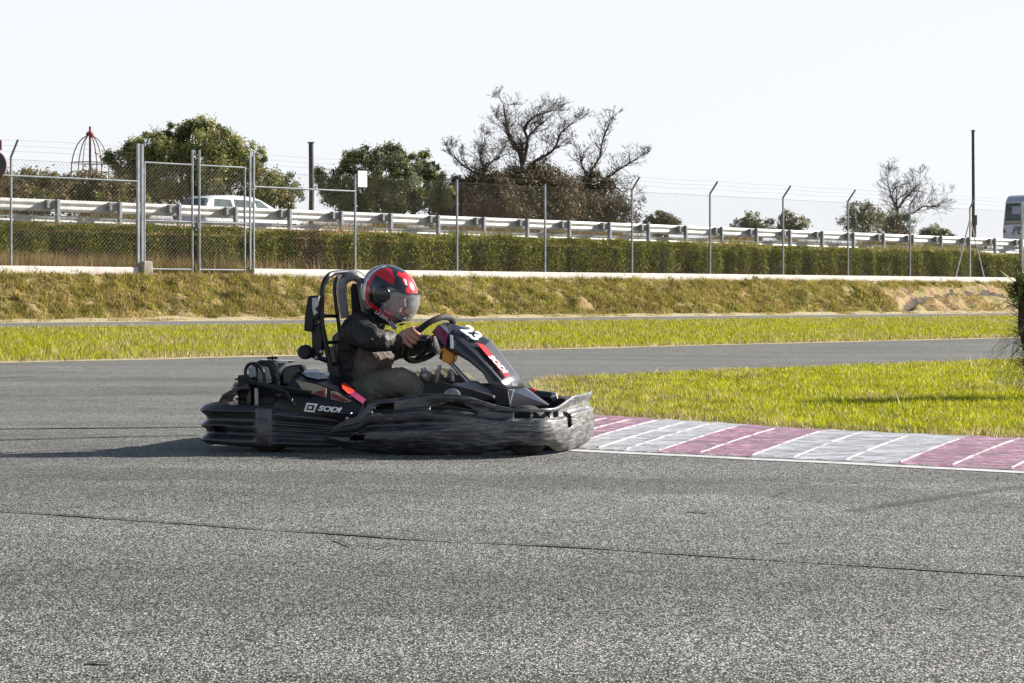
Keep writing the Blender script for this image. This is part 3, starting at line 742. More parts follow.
b.build('ring', 'galv_dark', df); b = MB(); b.ball((0, 0, H - .05), (.16, .16, .12)); b.build('finial', 'rust_red', df)

# ------------------------------------------------------------------ trees
def branch(b, p, d, L, r, depth, up=.15, wig=.35, tips=None, split=(2, 3), shrink=.72):
    n_ = 4; pts = [p]; rs_ = [r]; q = p.copy(); dd = d.normalized()
    for k in range(n_):
        dd = (dd + Vector((random.gauss(0, wig), random.gauss(0, wig), random.gauss(0, wig * .8) + up)) * .35).normalized()
        q = q + dd * L / n_; pts.append(q.copy()); rs_.append(r * (1 - .4 * (k + 1) / n_))
    b.tube(pts, rs_, 5 if r > .02 else 3, caps=False)
    if tips is not None and depth <= 1: tips += pts[1:]
    if depth <= 0: return
    for k in range(random.randint(*split)):
        i = random.randint(2, n_) if k else n_
        nd = (dd + Vector((random.gauss(0, .65), random.gauss(0, .5), random.gauss(0, .45) + up))).normalized()
        branch(b, pts[i], nd, L * random.uniform(shrink - .15, shrink + .08), max(rs_[i] * .66, .0065), depth - 1, up, wig, tips, split, shrink)
def leafy(name, label, cat, px, s, lobes, pal, nleaf, size, ground=2.55, group=None, trunk=.16, spread=.28):
    """lobes: (px, py, radius in metres, depth offset)"""
    x, y = at_s(px, s); org_ = Vector((x, y, ground)); e = empty(name, org_, label=label, cat=cat, group=group)
    L = [(Vector(((a - px) / F * y, dy, zpix(c_, y) - ground)), r_) for (a, c_, r_, dy) in lobes]
    b = MB(); top = sum((l[0] for l in L), Vector()) / len(L)
    fork = Vector((top.x * .3, 0, max(.25, top.z * .25)))
    b.tube([(0, 0, -.1), fork * .6, fork], [trunk * 1.25, trunk, trunk * .85], 8); b.build('trunk', 'bark', e)
    b = MB()
    for c_, r_ in L:
        b.tube([fork, fork.lerp(c_, .5) + Vector((random.uniform(-.2, .2), random.uniform(-.2, .2), .1)), c_], [trunk * .6, trunk * .35, .03], 6, smooth=3)
        for k in range(7):
            v_ = Vector((random.gauss(0, 1), random.gauss(0, 1), random.gauss(0, .8) + .2)).normalized() * r_ * random.uniform(.6, 1.05)
            b.tube([fork.lerp(c_, random.uniform(.6, 1)), c_ + v_ * .5, c_ + v_], [.04, .022, .008], 4)
    b.build('limbs', 'bark', e)
    pts, cc = [], []; tot = sum(r_ ** 2 for c_, r_ in L)
    for c_, r_ in L:
        m_ = int(nleaf * r_ ** 2 / tot); nc = max(10, int(34 * r_ ** 1.2))
        v_ = rng.normal(size=(nc, 3)); v_ /= np.linalg.norm(v_, axis=1)[:, None]
        cen = v_ * (r_ * rng.uniform(.45, 1.0, nc) ** .6)[:, None] * np.array([1, 1, .85]); cr = rng.uniform(.5, 1.2, nc) * spread * max(.6, r_) 
        id_ = rng.integers(0, nc, m_); q_ = cen[id_] + rng.normal(size=(m_, 3)) * (cr[id_] * .55)[:, None] + np.array(c_)
        cl = np.array(pal)[rng.integers(0, len(pal), nc)] * rng.uniform(.75, 1.3, nc)[:, None]
        pts.append(q_); cc.append(cl[id_] * rng.uniform(.75, 1.25, m_)[:, None])
    pts = np.concatenate(pts); cc = np.concatenate(cc)
    leafcloud('foliage', pts, size, cc, 'leaf', e)
    return e
OL = [(.18, .20, .06), (.24, .25, .08), (.11, .135, .045), (.32, .31, .13), (.21, .18, .08)]
DG = [(.15, .18, .09), (.21, .235, .12), (.095, .12, .06), (.29, .30, .18)]
BR = [(.18, .135, .07), (.13, .10, .05), (.21, .17, .09), (.12, .115, .045)]
# leaf/needle tree, left
leafy('leafy_tree', 'large round olive green tree behind the metal gate', 'tree', 195, -20,
      [(130, 165, .9, 0), (142, 150, .75, .3), (160, 155, .9, -.4), (175, 140, .72, .3), (190, 132, .55, 0), (198, 125, .35, 0), (212, 133, .6, .3), (225, 145, .75, -.3), (200, 160, 1.1, -.6), (235, 165, .95, 0), (250, 158, .6, .3), (175, 180, 1.1, -.5), (225, 190, 1.2, -.4), (255, 185, .9, 0), (140, 190, 1.0, -.3), (272, 192, .55, 0)], OL, 80000, .115)
leafy('leafy_tree', 'small dark green tree just left of the wooden pole', 'tree', 280, -19,
      [(278, 180, .55, 0), (286, 190, .6, 0), (270, 196, .6, 0), (292, 200, .45, 0)], DG, 5000, .12)
leafy('leafy_tree', 'broad grey green tree right of the short wooden pole', 'tree', 385, -19,
      [(328, 178, .55, 0), (340, 192, .75, -.3), (352, 168, .7, .2), (366, 153, .52, 0), (378, 158, .55, .3), (395, 154, .55, 0), (408, 168, .7, -.3), (385, 178, 1.1, -.6), (425, 162, .45, .2), (432, 175, .6, 0), (420, 192, 1.0, -.4), (360, 198, 1.0, -.3), (445, 195, .7, 0), (390, 205, 1.0, -.5)], DG + OL[:2], 70000, .115)
# scrub
for (px, top_, r_, lab) in ((-5, 185, 1.0, 'brown green scrub bush beyond the round sign'), (38, 180, .95, 'brown scrub bush left of the dome frame'), (88, 184, 1.0, 'dense brown bush below the dome frame'), (118, 192, .85, 'brown bush at the foot of the large olive tree')):
    leafy('scrub_bush', lab, 'bush', px, -13.5, [(px - 20, top_ + 12, r_ * .7, 0), (px, top_ + 6, r_ * .75, 0), (px + 18, top_ + 12, r_ * .7, 0), (px + 2, top_ + 18, r_, 0), (px - 10, top_ - 4, .28, 0), (px + 12, top_ - 2, .25, 0)], BR + [OL[0]], 13000, .12, group='scrub bushes behind the guardrail', trunk=.07)
for (px, top_, r_, lab) in ((478, 168, 1.2, 'reddish brown thicket under the leftmost bare branches'), (530, 160, 1.5, 'brown thicket round the foot of the tall bare tree'), (582, 172, 1.3, 'brown thicket tapering to the right below the forked bare tree')):
    leafy('thicket', lab, 'bush', px, -17, [(px - 28, top_ + 34, r_ * .7, 0), (px - 4, top_ + 24, r_ * .6, 0), (px + 24, top_ + 34, r_ * .7, 0), (px + 2, top_ + 42, r_, 0), (px + 9, top_ + 8, .5, 0), (px - 16, top_ + 14, .45, 0), (px + 24, top_ + 16, .45, 0), (px + 34, top_ + 46, .9, 0), (px - 34, top_ + 46, .8, 0), (px, top_ + 52, 1.1, 0)], [(.15, .105, .07), (.12, .09, .06), (.18, .14, .09), (.13, .13, .06), (.11, .08, .055)], 34000, .12, group='brown thickets under the bare trees', trunk=.08, spread=.42)
for (px, top_, w_, lab) in ((662, 210, .45, 'small dark bush seen above the guardrail right of the bare trees'), (752, 213, .55, 'low bush with two humps right of the middle of the guardrail'), (788, 212, .6, 'low rounded bush behind the guardrail right of the two humped one'), (862, 203, .85, 'dark green bush on the left of the small bare tree'), (893, 212, .8, 'brown green bush at the foot of the small bare tree'), (935, 224, .5, 'low dry bush left of the tall wooden pole')):
    leafy('roadside_bush', lab, 'bush', px, -15, [(px - 10, top_ + 14, w_ * .8, 0), (px, top_ + 7, w_ * .75, 0), (px + 11, top_ + 13, w_ * .8, 0), (px, top_ + 20, w_ * 1.1, 0)], DG + BR[:1], 4500, .12, group='low bushes beyond the guardrail', trunk=.06)
# bare trees: main limbs follow the real ones, twigs grow at random
def bare(label, px, s, limbs, twig=(.9, 3), leaves=500, seed=1, r0=.13, dens=9):
    random.seed(seed)
    x, y = at_s(px, s); g = 2.5; e = empty('bare_tree', (x, y, g), label=label, cat='tree')
    def P3(a, c_, dy=0): return Vector(((a - px) / F * y, dy, zpix(c_ + (225 - c_) * .09, y) - g))
    b = MB(); tb = MB(); tips = []
    for i, (pts, ra, rb) in enumerate(limbs):
        q = [P3(*p_) + Vector((0, 0, 0)) for p_ in pts]; dy = random.uniform(-.8, .8)
        for k, p_ in enumerate(q): p_.y = dy * k / max(1, len(q) - 1) if i else 0
        rr_ = [ra + (rb - ra) * k / (len(q) - 1) for k in range(len(q))]
        (tb if i == 0 else b).tube(q, rr_, 7, smooth=3)
        for k in range(1, len(q)):
            for j in range(dens):
                f_ = random.random(); p_ = q[k - 1].lerp(q[k], f_)
                if i == 0 and p_.z < q[-1].z * .5: continue
                d_ = (q[k] - q[k - 1]).normalized() + Vector((random.gauss(0, .8), random.gauss(0, .6), random.gauss(.15, .5)))
                branch(b, p_, d_, twig[0] * random.uniform(.45, 1.15), .019, twig[1] - 1, .12, .4, tips, (2, 3), .7)
        branch(b, q[-1], (q[-1] - q[-2]), twig[0], rb, twig[1], .1, .35, tips, (3, 4), .72)
    tb.build('trunk', 'bark', e); b.build('limbs', 'bark', e)
    if leaves and tips:
        ii = [random.choice(tips) for _ in range(leaves)]
        pt_ = np.array([tuple(p_) for p_ in ii]) + rng.normal(size=(leaves, 3)) * .05
        leafcloud('withered_leaves', pt_, .075, cols(leaves, [(.07, .055, .035), (.10, .08, .04), (.04, .035, .03)]), 'leaf', e)
    return e
bare('tallest bare tree standing in the middle of the thicket', 525, -17,
     [([(526, 225), (526, 200), (524, 178), (522, 160)], .15, .09),
      ([(522, 160), (519, 145), (512, 130), (507, 118), (505, 105)], .085, .035),
      ([(522, 160), (526, 145), (527, 128), (524, 118), (532, 107), (540, 103)], .08, .03),
      ([(524, 170), (535, 155), (548, 147), (556, 138), (560, 125), (566, 118)], .08, .03),
      ([(519, 145), (512, 138), (506, 122)], .04, .02), ([(527, 130), (535, 120), (545, 110)], .04, .02)], (.52, 4), 1500, 5)
bare('leftmost bare tree leaning to the left', 495, -16.5,
     [([(500, 222), (496, 200), (488, 182)], .11, .07), ([(488, 182), (475, 168), (462, 158), (455, 150)], .06, .025), ([(488, 182), (484, 165), (480, 150), (482, 143)], .05, .022), ([(484, 168), (492, 155), (500, 150)], .04, .02)], (.50, 4), 1300, 9)
bare('forked bare tree on the right end of the thicket', 588, -17,
     [([(582, 225), (586, 205), (588, 185)], .12, .08), ([(588, 185), (592, 165), (600, 150), (602, 135), (606, 122)], .065, .022), ([(588, 195), (600, 180), (612, 170), (622, 162), (632, 156)], .06, .02), ([(590, 175), (582, 160), (580, 150)], .045, .02), ([(600, 182), (614, 182), (625, 190)], .04, .018)], (.46, 4), 900, 14)
bare('small bare tree left of the tall wooden pole', 905, -16,
     [([(905, 240), (900, 222), (897, 208)], .09, .06), ([(897, 208), (893, 195), (891, 182)], .05, .02), ([(897, 208), (905, 196), (912, 190), (916, 184)], .05, .018), ([(899, 216), (912, 212), (922, 205), (930, 205)], .05, .018)], (.60, 4), 800, 21, dens=9)
random.seed(3)

# ------------------------------------------------------------------ car on the raised road
HZR = math.atan2(U[1], U[0])
x, y = at_s(239, -8.6); car = empty('parked_car', (x, y, 2.47), HZR, label='white hatchback car seen behind the guardrail and gate', cat='car')
# local x forward (away to the right), y left
prof = [(-1.95, .30, .62, .80), (-1.93, .28, .95, .82), (-1.80, .25, 1.02, .84), (-1.25, .22, 1.02, .85), (-.3, .2, 1.0, .86), (.7, .2, .98, .86), (1.0, .22, .95, .85), (1.5, .24, .86, .84), (1.85, .28, .74, .78), (1.95, .34, .55, .66)]
b = MB(); secs = []
for (X_, zb, zt, w_) in prof:
    secs.append([(X_, -w_ * .92, zb), (X_, -w_, zb + .12), (X_, -w_, (zb + zt) / 2 + .05), (X_, -w_ * .94, zt - .03), (X_, -w_ * .6, zt), (X_, w_ * .6, zt), (X_, w_ * .94, zt - .03), (X_, w_, (zb + zt) / 2 + .05), (X_, w_, zb + .12), (X_, w_ * .92, zb)])
b.loft(secs); b.build('body', 'carwhite', car, angle=40)
gh = [(-1.86, .96, .80), (-1.62, 1.38, .66), (-1.35, 1.47, .62), (-.5, 1.50, .62), (.2, 1.45, .61), (.50, 1.36, .62), (1.15, .96, .78)]
b = MB(); secs = []
for (X_, zt, w_) in gh:
    wb = .82; secs.append([(X_, -wb, .94), (X_, -(w_ + .02), max(.95, zt - .06)), (X_, -(w_ - .1), max(.96, zt)), (X_, (w_ - .1), max(.96, zt)), (X_, (w_ + .02), max(.95, zt - .06)), (X_, wb, .94)])
b.loft(secs); b.build('cabin', 'carwhite', car, angle=40)
def side_pt(X_, z_, off=.012):
    zt = np.interp(X_, [g_[0] for g_ in gh], [g_[1] for g_ in gh]); w_ = np.interp(X_, [g_[0] for g_ in gh], [g_[2] for g_ in gh]) + .02
    k_ = (z_ - .94) / max(.02, zt - .06 - .94); return (X_, -(.82 + (w_ - .82) * min(1, k_)) - off, z_)
for (xa, xb, xc, xd, m_) in ((-1.50, -.75, -.8, -1.38, 'cargrey'), (-.66, .10, .02, -.66, 'cargrey'), (.18, .80, .36, .16, 'cargrey')):
    b = MB(); b.prism([side_pt(xa, 1.0), side_pt(xb, 1.0), side_pt(xc, 1.34), side_pt(xd, 1.36)], (0, .01, 0)); b.build('window', m_, car, smooth=False)
b = MB(); b.prism([(-1.875, -.66, 1.02), (-1.875, .66, 1.02), (-1.66, .56, 1.37), (-1.66, -.56, 1.37)], (-.015, 0, .01)); b.build('rear_window', 'carglass', car, smooth=False)
b = MB(); b.prism([(1.14, -.68, 1.0), (1.14, .68, 1.0), (.58, .54, 1.36), (.58, -.54, 1.36)], (.015, 0, .012)); b.build('windscreen', 'carglass', car, smooth=False)
for sy in (-1, 1):
    b = MB(); b.box((-1.93, sy * .72, .85), (.07, .22, .22)); b.build('tail_light', 'taillight', car, smooth=False, bevel=.02)
    b = MB(); b.box((1.84, sy * .62, .66), (.16, .26, .12)); b.build('headlight', 'chrome', car, smooth=False, bevel=.03)
    b = MB(); b.ball((.72, sy * .93, 1.02), (.08, .09, .07)); b.build('mirror', 'carwhite', car)
    for wx in (-1.25, 1.25):
        b = MB(); b.lathe([(.2, -.1), (.29, -.1), (.31, -.06), (.31, .06), (.29, .1), (.2, .1)], (wx, sy * .76, .31), 'Y', 20); w = b.build('wheel', 'rubber', car)
        b = MB(); b.lathe([(0, sy * .08), (.19, sy * .1), (.2, sy * .05)], (wx, sy * .76, .31), 'Y', 16); b.build('rim', 'alu', w)

# ------------------------------------------------------------------ bus
def text_mesh(name, txt, size, mtx, matn, parent, extrude=.0015, shear=0, bold=0, sx=1.0, bend=None):
    cu = bpy.data.curves.new(name, 'FONT'); cu.body = txt; cu.size = size; cu.extrude = extrude; cu.shear = shear; cu.offset = bold
    cu.align_x = 'CENTER'; cu.align_y = 'CENTER'; cu.resolution_u = 4
    t_ = bpy.data.objects.new(name, cu); COL.objects.link(t_)
    dg = bpy.context.evaluated_depsgraph_get(); me = bpy.data.meshes.new_from_object(t_.evaluated_get(dg))
    bpy.data.objects.remove(t_); me.transform(mtx @ Matrix.Diagonal((sx, 1, 1, 1))); me.materials.clear(); me.materials.append(M[matn])
    me.name = name; return obj_from(me, name, parent)
def frame_mtx(o_, xd, yd):
    xd = Vector(xd).normalized(); yd = Vector(yd); yd = (yd - xd * yd.dot(xd)).normalized(); zd = xd.cross(yd)
    m_ = Matrix((xd, yd, zd)).transposed().to_4x4(); m_.translation = Vector(o_); return m_
x, y = at_s(1003, -10.2); x2, y2 = at_s(1003, -10.2)
bus = empty('bus', (x, y, 2.64), HZR, label='white minibus front cut by the right edge beyond the guardrail', cat='bus')
# local +x = along road away, -y = towards camera; front face at x = 0 looking to -x
BW, BH, BL = 2.25, 3.02, 7.0
b = MB(); side = [(-.02, .30), (-.04, 1.35), (.18, 2.70), (.34, 2.95), (.6, BH), (BL, BH), (BL + .05, 2.2), (BL + .05, .3)]
secs = []
for (yy, k_) in ((-0.0, .985), (-.06, 1), (-BW + .06, 1), (-BW, .985)):
    secs.append([(X_ + (.04 if k_ < 1 else 0), yy, .3 + (Z_ - .3) * k_) for X_, Z_ in side])
b.loft(secs); b.build('body', 'buswhite', bus, angle=40)
def fx(z_): return float(np.interp(z_, [.3, 1.35, 2.7, 2.95], [-.02, -.04, .18, .34]))
def fpan(name, y0, y1, z0, z1, m_, off=.012):
    b = MB(); b.prism([(fx(z0) - off, y0, z0), (fx(z0) - off, y1, z0), (fx(z1) - off, y1, z1), (fx(z1) - off, y0, z1)], (.01, 0, 0)); return b.build(name, m_, bus, smooth=False)
fpan('windscreen', -.08, -BW + .08, 1.74, 2.62, 'carglass'); fpan('header_panel', -.06, -BW + .06, 2.68, 2.9, 'bluegrey'); fpan('dash_panel', -.06, -BW + .06, 1.58, 1.71, 'tan')
fpan('curtain', -.45, -1.05, 2.08, 2.45, 'lightgrey', .02); fpan('curtain', -1.2, -1.9, 2.08, 2.45, 'lightgrey', .02)
text_mesh('lettering', 'PL', .58, frame_mtx((-.075, -.80, 1.28), (0, -1, 0), (0, 0, 1)), 'navyink', bus, shear=.35, extrude=.006)
for yy in (-.3, -BW + .3):
    b = MB(); b.box((-.05, yy, .62), (.06, .3, .16)); b.build('headlight', 'chrome', bus, smooth=False, bevel=.02)
b = MB(); b.box((-.04, -.1, 1.28), (.05, .1, .2)); b.build('marker_light', 'taillight', bus, smooth=False)
b = MB(); b.box((3.6, -BW - .006, 2.05), (6.2, .02, .9)); b.build('side_window', 'carglass', bus, smooth=False, bevel=.004)
for wx in (1.2, 5.4):
    for yy in (-.15, -BW + .15):
        b = MB(); b.lathe([(0, -.13), (.36, -.13), (.40, -.09), (.40, .09), (.36, .13), (0, .13)], (wx, yy, .40), 'Y', 20); b.build('wheel', 'rubber', bus)

# ------------------------------------------------------------------ palm-like plant on the right
gx = G(1046, 401); pl = empty('yucca', (gx.x, gx.y, 0), label='shaggy yucca like plant at the right edge with a dark trunk', cat='plant')
sc_ = gx.y / F
b = MB(); b.tube([(0, 0, -.03), (-.05, 0, .25), (-.06, 0, .55), (-.07, 0, .78)], [.07, .08, .14, .12], 12, smooth=2); b.build('trunk', 'bark', pl)
b = MB()
for k in range(520):
    a = random.uniform(0, 6.28); z_ = random.uniform(.2, .80); r_ = .09 + .07 * (z_ - .2); l_ = random.uniform(.05, .15)
    p0 = Vector((-.06 + math.cos(a) * r_ * .8, math.sin(a) * r_ * .8, z_)); p1 = p0 + Vector((math.cos(a) * l_, math.sin(a) * l_, l_ * .5)); w_ = Vector((-math.sin(a), math.cos(a), 0)) * .012
    b.add([p0 - w_, p0 + w_, p1 + w_ * .5, p1 - w_ * .5], [(0, 1, 2, 3)])
b.build('leaf_stubs', mat('dead_leaf_bases', (.05, .04, .035), (.09, .07, .05), 12, .9), pl)
def frond(b, p0, az, el, L, w, droop):
    n_ = 6; p = Vector(p0); e_ = el; cr = []
    for k in range(n_ + 1):
        d = Vector((math.cos(az) * math.cos(e_), math.sin(az) * math.cos(e_), math.sin(e_)))
        sdir = Vector((-math.sin(az), math.cos(az), 0)); ww = w * (1 - (k / n_) ** 1.6) + .0006
        cr.append((p - sdir * ww, p + sdir * ww)); p = p + d * L / n_; e_ -= droop / n_
    vs = [q for c_ in cr for q in c_]; b.add(vs, [(2 * k, 2 * k + 1, 2 * k + 3, 2 * k + 2) for k in range(n_)])
b = MB()
for k in range(480):
    frond(b, (-.09 + random.gauss(0, .07), random.gauss(0, .07), random.uniform(.66, .84)), random.uniform(0, 6.28), random.uniform(-.1, 1.2), random.uniform(.13, .25), .015, random.uniform(.3, 1.3))
b.build('green_leaves', mat('yucca_green', (.12, .16, .035), (.24, .27, .08), 9, .5), pl, smooth=False)
b = MB()
for k in range(220):
    a = random.uniform(0, 6.28); frond(b, (-.04 + math.cos(a) * .12, math.sin(a) * .12, random.uniform(.12, .55)), a, random.uniform(-.1, .8), random.uniform(.25, .46), .0035, random.uniform(1.2, 2.6))
b.build('thin_leaves', mat('thin_leaf', (.16, .17, .04), (.28, .27, .10), 9, .6), pl, smooth=False)

# ------------------------------------------------------------------ the kart (local: x forward, y to its left, z up)
KC = Vector((-.51, 10.05, 0)); KR = R(-12)
cK, sK = math.cos(KR), math.sin(KR)
def kp(px, py, yl):
    """local point on the plane y = yl seen in a given column and row of the photograph (used as a ruler)"""
    a = (px - 512) / F
    # X = KC.x + x*c - y*s ; Y = KC.y + x*s + y*c
    x = (a * (KC.y + yl * cK) - KC.x + yl * sK) / (cK - a * sK)
    Y = KC.y + x * sK + yl * cK
    return Vector((x, yl, CH - (py - HZ) * Y / F))
kart = empty('go_kart', KC, KR, label='black rental go kart with scuffed bumpers driven along the track', cat='go kart')
def shell(name, path, ztop, zbot, bulge, hole, matn, rows=34, step=.014, thick=.012):
    """a moulded skin standing on a plan path: bulge(u, v) pushes it outwards, hole(u, v) leaves openings"""
    P_ = [Vector((p[0], p[1], 0)) for p in path]; dense = []
    for i in range(len(P_) - 1):
        p0, p1, p2, p3 = P_[max(i - 1, 0)], P_[i], P_[i + 1], P_[min(i + 2, len(P_) - 1)]
        n_ = max(2, int((p2 - p1).length / step))
        for k in range(n_):
            t = k / n_; dense.append(.5 * ((2 * p1) + (p2 - p0) * t + (2 * p0 - 5 * p1 + 4 * p2 - p3) * t * t + (3 * p1 - p0 - 3 * p2 + p3) * t ** 3))
    dense.append(P_[-1]); vs, fs = [], []; n_ = len(dense)
    for i, p in enumerate(dense):
        d = (dense[min(i + 1, n_ - 1)] - dense[max(i - 1, 0)]).normalized(); out = Vector((d.y, -d.x, 0))
        zt, zb = ztop(p), zbot(p)
        for j in range(rows + 1):
            v_ = j / rows; q = p + out * bulge(p, v_); vs.append((q.x, q.y, zb + (zt - zb) * v_))
    for i in range(n_ - 1):
        for j in range(rows):
            p = (dense[i] + dense[i + 1]) / 2
            if hole and hole(p, (j + .5) / rows, (zbot(p) + (ztop(p) - zbot(p)) * (j + .5) / rows)): continue
            a = i * (rows + 1) + j; fs.append((a, a + rows + 1, a + rows + 2, a + 1))
    b = MB(); b.add(vs, fs); o = b.build(name, matn, kart, solid=thick, sub=1)
    # drop unused vertices
    bm = bmesh.new(); bm.from_mesh(o.data); bmesh.ops.delete(bm, geom=[v for v in bm.verts if not v.link_faces], context='VERTS'); bm.to_mesh(o.data); bm.free()
    return o
def kx(px, y=-.6): return kp(px, 430, y).x
def kzv(py, px=430, y=-.6): return kp(px, py, y).z
def sm(a, b, x): t = min(1, max(0, (x - a) / (b - a))); return t * t * (3 - 2 * t)
def curve(tab): xs = [a for a, b in tab]; ys = [b for a, b in tab]; return lambda x: float(np.interp(x, xs, ys))
# --- front fairing and side pods in one moulding
top_tab = curve([(kx(px), kzv(py, px)) for px, py in ((326, 430), (333, 426), (341, 421), (350, 417.5), (360, 414), (366, 404), (372, 400), (400, 397.5), (413, 394.5), (424, 393), (455, 393.5), (470, 396), (485, 401), (500, 405.5), (515, 408), (545, 408.5))] + [(1.2, kzv(408, 545))])
bot_tab = curve([(kx(px), kzv(py, px)) for px, py in ((323, 443), (336, 445), (345, 450), (370, 454), (410, 456), (480, 456), (498, 452), (510, 446.5), (546, 446))])
def f_top(p):
    z = top_tab(min(p.x, .72))
    if p.x > .70: z += .050 * sm(.50, .20, abs(p.y))
    return z
def f_bot(p):
    if p.x > .60: return .052 * (1 - sm(.52, .34, abs(p.y))) + .010 * sm(.52, .34, abs(p.y)) if p.x > .72 else bot_tab(p.x)
    return bot_tab(p.x)
def pw(v_, tab): return float(np.interp(v_, [a for a, b in tab], [b for a, b in tab]))
def f_bulge(p, v_):
    start = .25 + .75 * sm(-.34, -.12, p.x)
    rear = sm(-.30, -.20, p.x) * (1 - sm(.18, .42, p.x))          # layered pod over the rear half
    rp_ = pw(v_, [(0, -.02), (.06, .014), (.14, .034), (.30, .050), (.44, .048), (.47, .014), (.55, .000), (.59, .022), (.74, .026), (.77, .002), (.96, .0), (1, -.012)])
    fp_ = pw(v_, [(0, -.022), (.07, .006), (.16, .022), (.42, .030), (.68, .024), (.71, .004), (.86, .0), (.90, .012), (.97, .014), (1, .004)])
    nose = sm(.76, .82, p.x)
    return (rp_ * rear + fp_ * (1 - rear)) * start + nose * (.006 * math.sin(v_ * math.pi) + .012 * sm(.8, 1, v_)) + .0016 * mnoise.noise(Vector((p.x * 14, v_ * 6, p.y * 9)))
h1 = (kx(368), kx(394)); h2 = (kx(431), kx(478)); h3 = (kx(354.5), kx(368.5)); h4 = (kx(513), kx(529)); h5 = (kx(533), kx(545)); h6 = (kx(547), kx(553))
def f_hole(p, v_, z):
    if p.y > 0 and p.x < .8: p = Vector((p.x, -p.y, 0))
    if h1[0] < p.x < h1[1]:
        t = (p.x - h1[0]) / (h1[1] - h1[0]); return kzv(413, 380) < z < kzv(403.5, 380) and t > .12 + .3 * (z - kzv(413, 380)) / .05
    if h2[0] < p.x < h2[1]:
        t = (p.x - h2[0]) / (h2[1] - h2[0]); return .74 < v_ < .74 + .13 * math.sin(math.pi * min(1, max(0, .15 + t * .85))) ** .6
    if h3[0] < p.x < h3[1]: return kzv(440, 360) < z < kzv(434, 360)
    for h_ in (h4, h5, h6):
        if h_[0] < p.x < h_[1] and abs(p.y) > .4: return kzv(418.5, 535) < z < kzv(413, 535)
    if p.x > .79 and .30 < abs(p.y) < .34: return .13 < z < .20
    return False
side_path = [(kx(326), -.565), (kx(332), -.592), (-.10, -.60), (.2, -.60), (.5, -.60), (.68, -.59), (.765, -.567), (.805, -.50), (.83, -.38), (.87, -.18), (.885, 0)]
path = side_path + [(x_, -y_) for x_, y_ in side_path[:-1]][::-1]
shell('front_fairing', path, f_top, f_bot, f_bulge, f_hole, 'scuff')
# dark plates added inside so the openings look shaded, not like daylight
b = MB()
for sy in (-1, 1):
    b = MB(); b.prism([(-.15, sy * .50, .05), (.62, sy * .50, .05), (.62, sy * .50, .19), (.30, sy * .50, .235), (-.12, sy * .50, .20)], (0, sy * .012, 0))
    b.build('pod_shade_plate', 'satin', kart, smooth=False)
# --- rear bumper
def r_top(p):
    if p.x > kx(258) and abs(p.y) > .5: return kzv(407 + (p.x - kx(258)) / (kx(335) - kx(258)) * 9, 290)
    return kzv(404.5, 230)
def r_bot(p): return max(.028, kzv(445.5 + 6 * sm(kx(205), kx(300), p.x), 230)) if abs(p.y) > .5 else .04
def r_bulge(p, v_):
    blk = sm(kx(254), kx(257), p.x) * (1 - sm(kx(270), kx(274), p.x)) if abs(p.y) > .5 else 0
    front = sm(kx(270), kx(276), p.x) if abs(p.y) > .5 else 0
    back = 1 - sm(kx(252), kx(256), p.x) if abs(p.y) > .5 else 1
    r3 = sum(math.exp(-((v_ - c_) / w_) ** 2) * h_ for c_, w_, h_ in ((.85, .12, .040), (.48, .085, .034), (.13, .10, .036)))
    r2 = sum(math.exp(-((v_ - c_) / w_) ** 2) * h_ for c_, w_, h_ in ((.86, .12, .030), (.60, .05, .016), (.46, .05, .016), (.33, .05, .014), (.12, .12, .034)))
    return back * r3 + front * r2 + blk * (.040 * math.sin(min(1, .08 + v_) * math.pi) ** .3 if v_ > .02 else 0) + .004 * mnoise.noise(Vector((p.x * 8, v_ * 4, 2)))
s1 = (kx(213), kx(225))
def r_hole(p, v_, z):
    if abs(p.y) > .5 and s1[0] < p.x < s1[1]: return kzv(432, 220) < z < kzv(425.5, 220)
    return False
rp = [(kx(336), -.555), (-.3, -.57), (-.5, -.575), (-.76, -.575), (-.845, -.56), (-.885, -.51), (-.905, -.40), (-.91, -.15), (-.91, 0)]
rpath = [(x_, -y_) for x_, y_ in rp[:-1]][::1]
rpath = [(x_, y_) for x_, y_ in rp]
full = [(x_, -y_) for x_, y_ in rp[:-1]] + rp[::-1]
shell('rear_bumper', full, r_top, r_bot, r_bulge, r_hole, mat('rear_bumper_plastic', (.016, .016, .020), (.085, .085, .09), 9, .36, bmp=.12, bscale=40, stretch=(.5, 1, 5), lo=.45, hi=.78, coat=.3))
# grey worn clamp block on the bumper side
b = MB(); xa, xb = kx(255), kx(272); yo = -.608
b.prism([(xa, yo, kzv(408, 260)), (xb, yo, kzv(409, 260)), (xb, yo, kzv(441, 260)), (xb, yo, kzv(447, 260)), (xa + .01, yo, kzv(445, 260))], (0, .05, 0)); b.build('bumper_bracket', mat('rubbed_grey_plastic', (.13, .13, .133), (.06, .06, .063), 14, .5, bmp=.3), kart, bevel=.008)
b = MB(); b.box((-.83, -.50, .12), (.10, .01, .12)); b.build('slot_shade_plate', 'satin', kart, smooth=False)  # dark plate added behind the slot to stand in for its shade
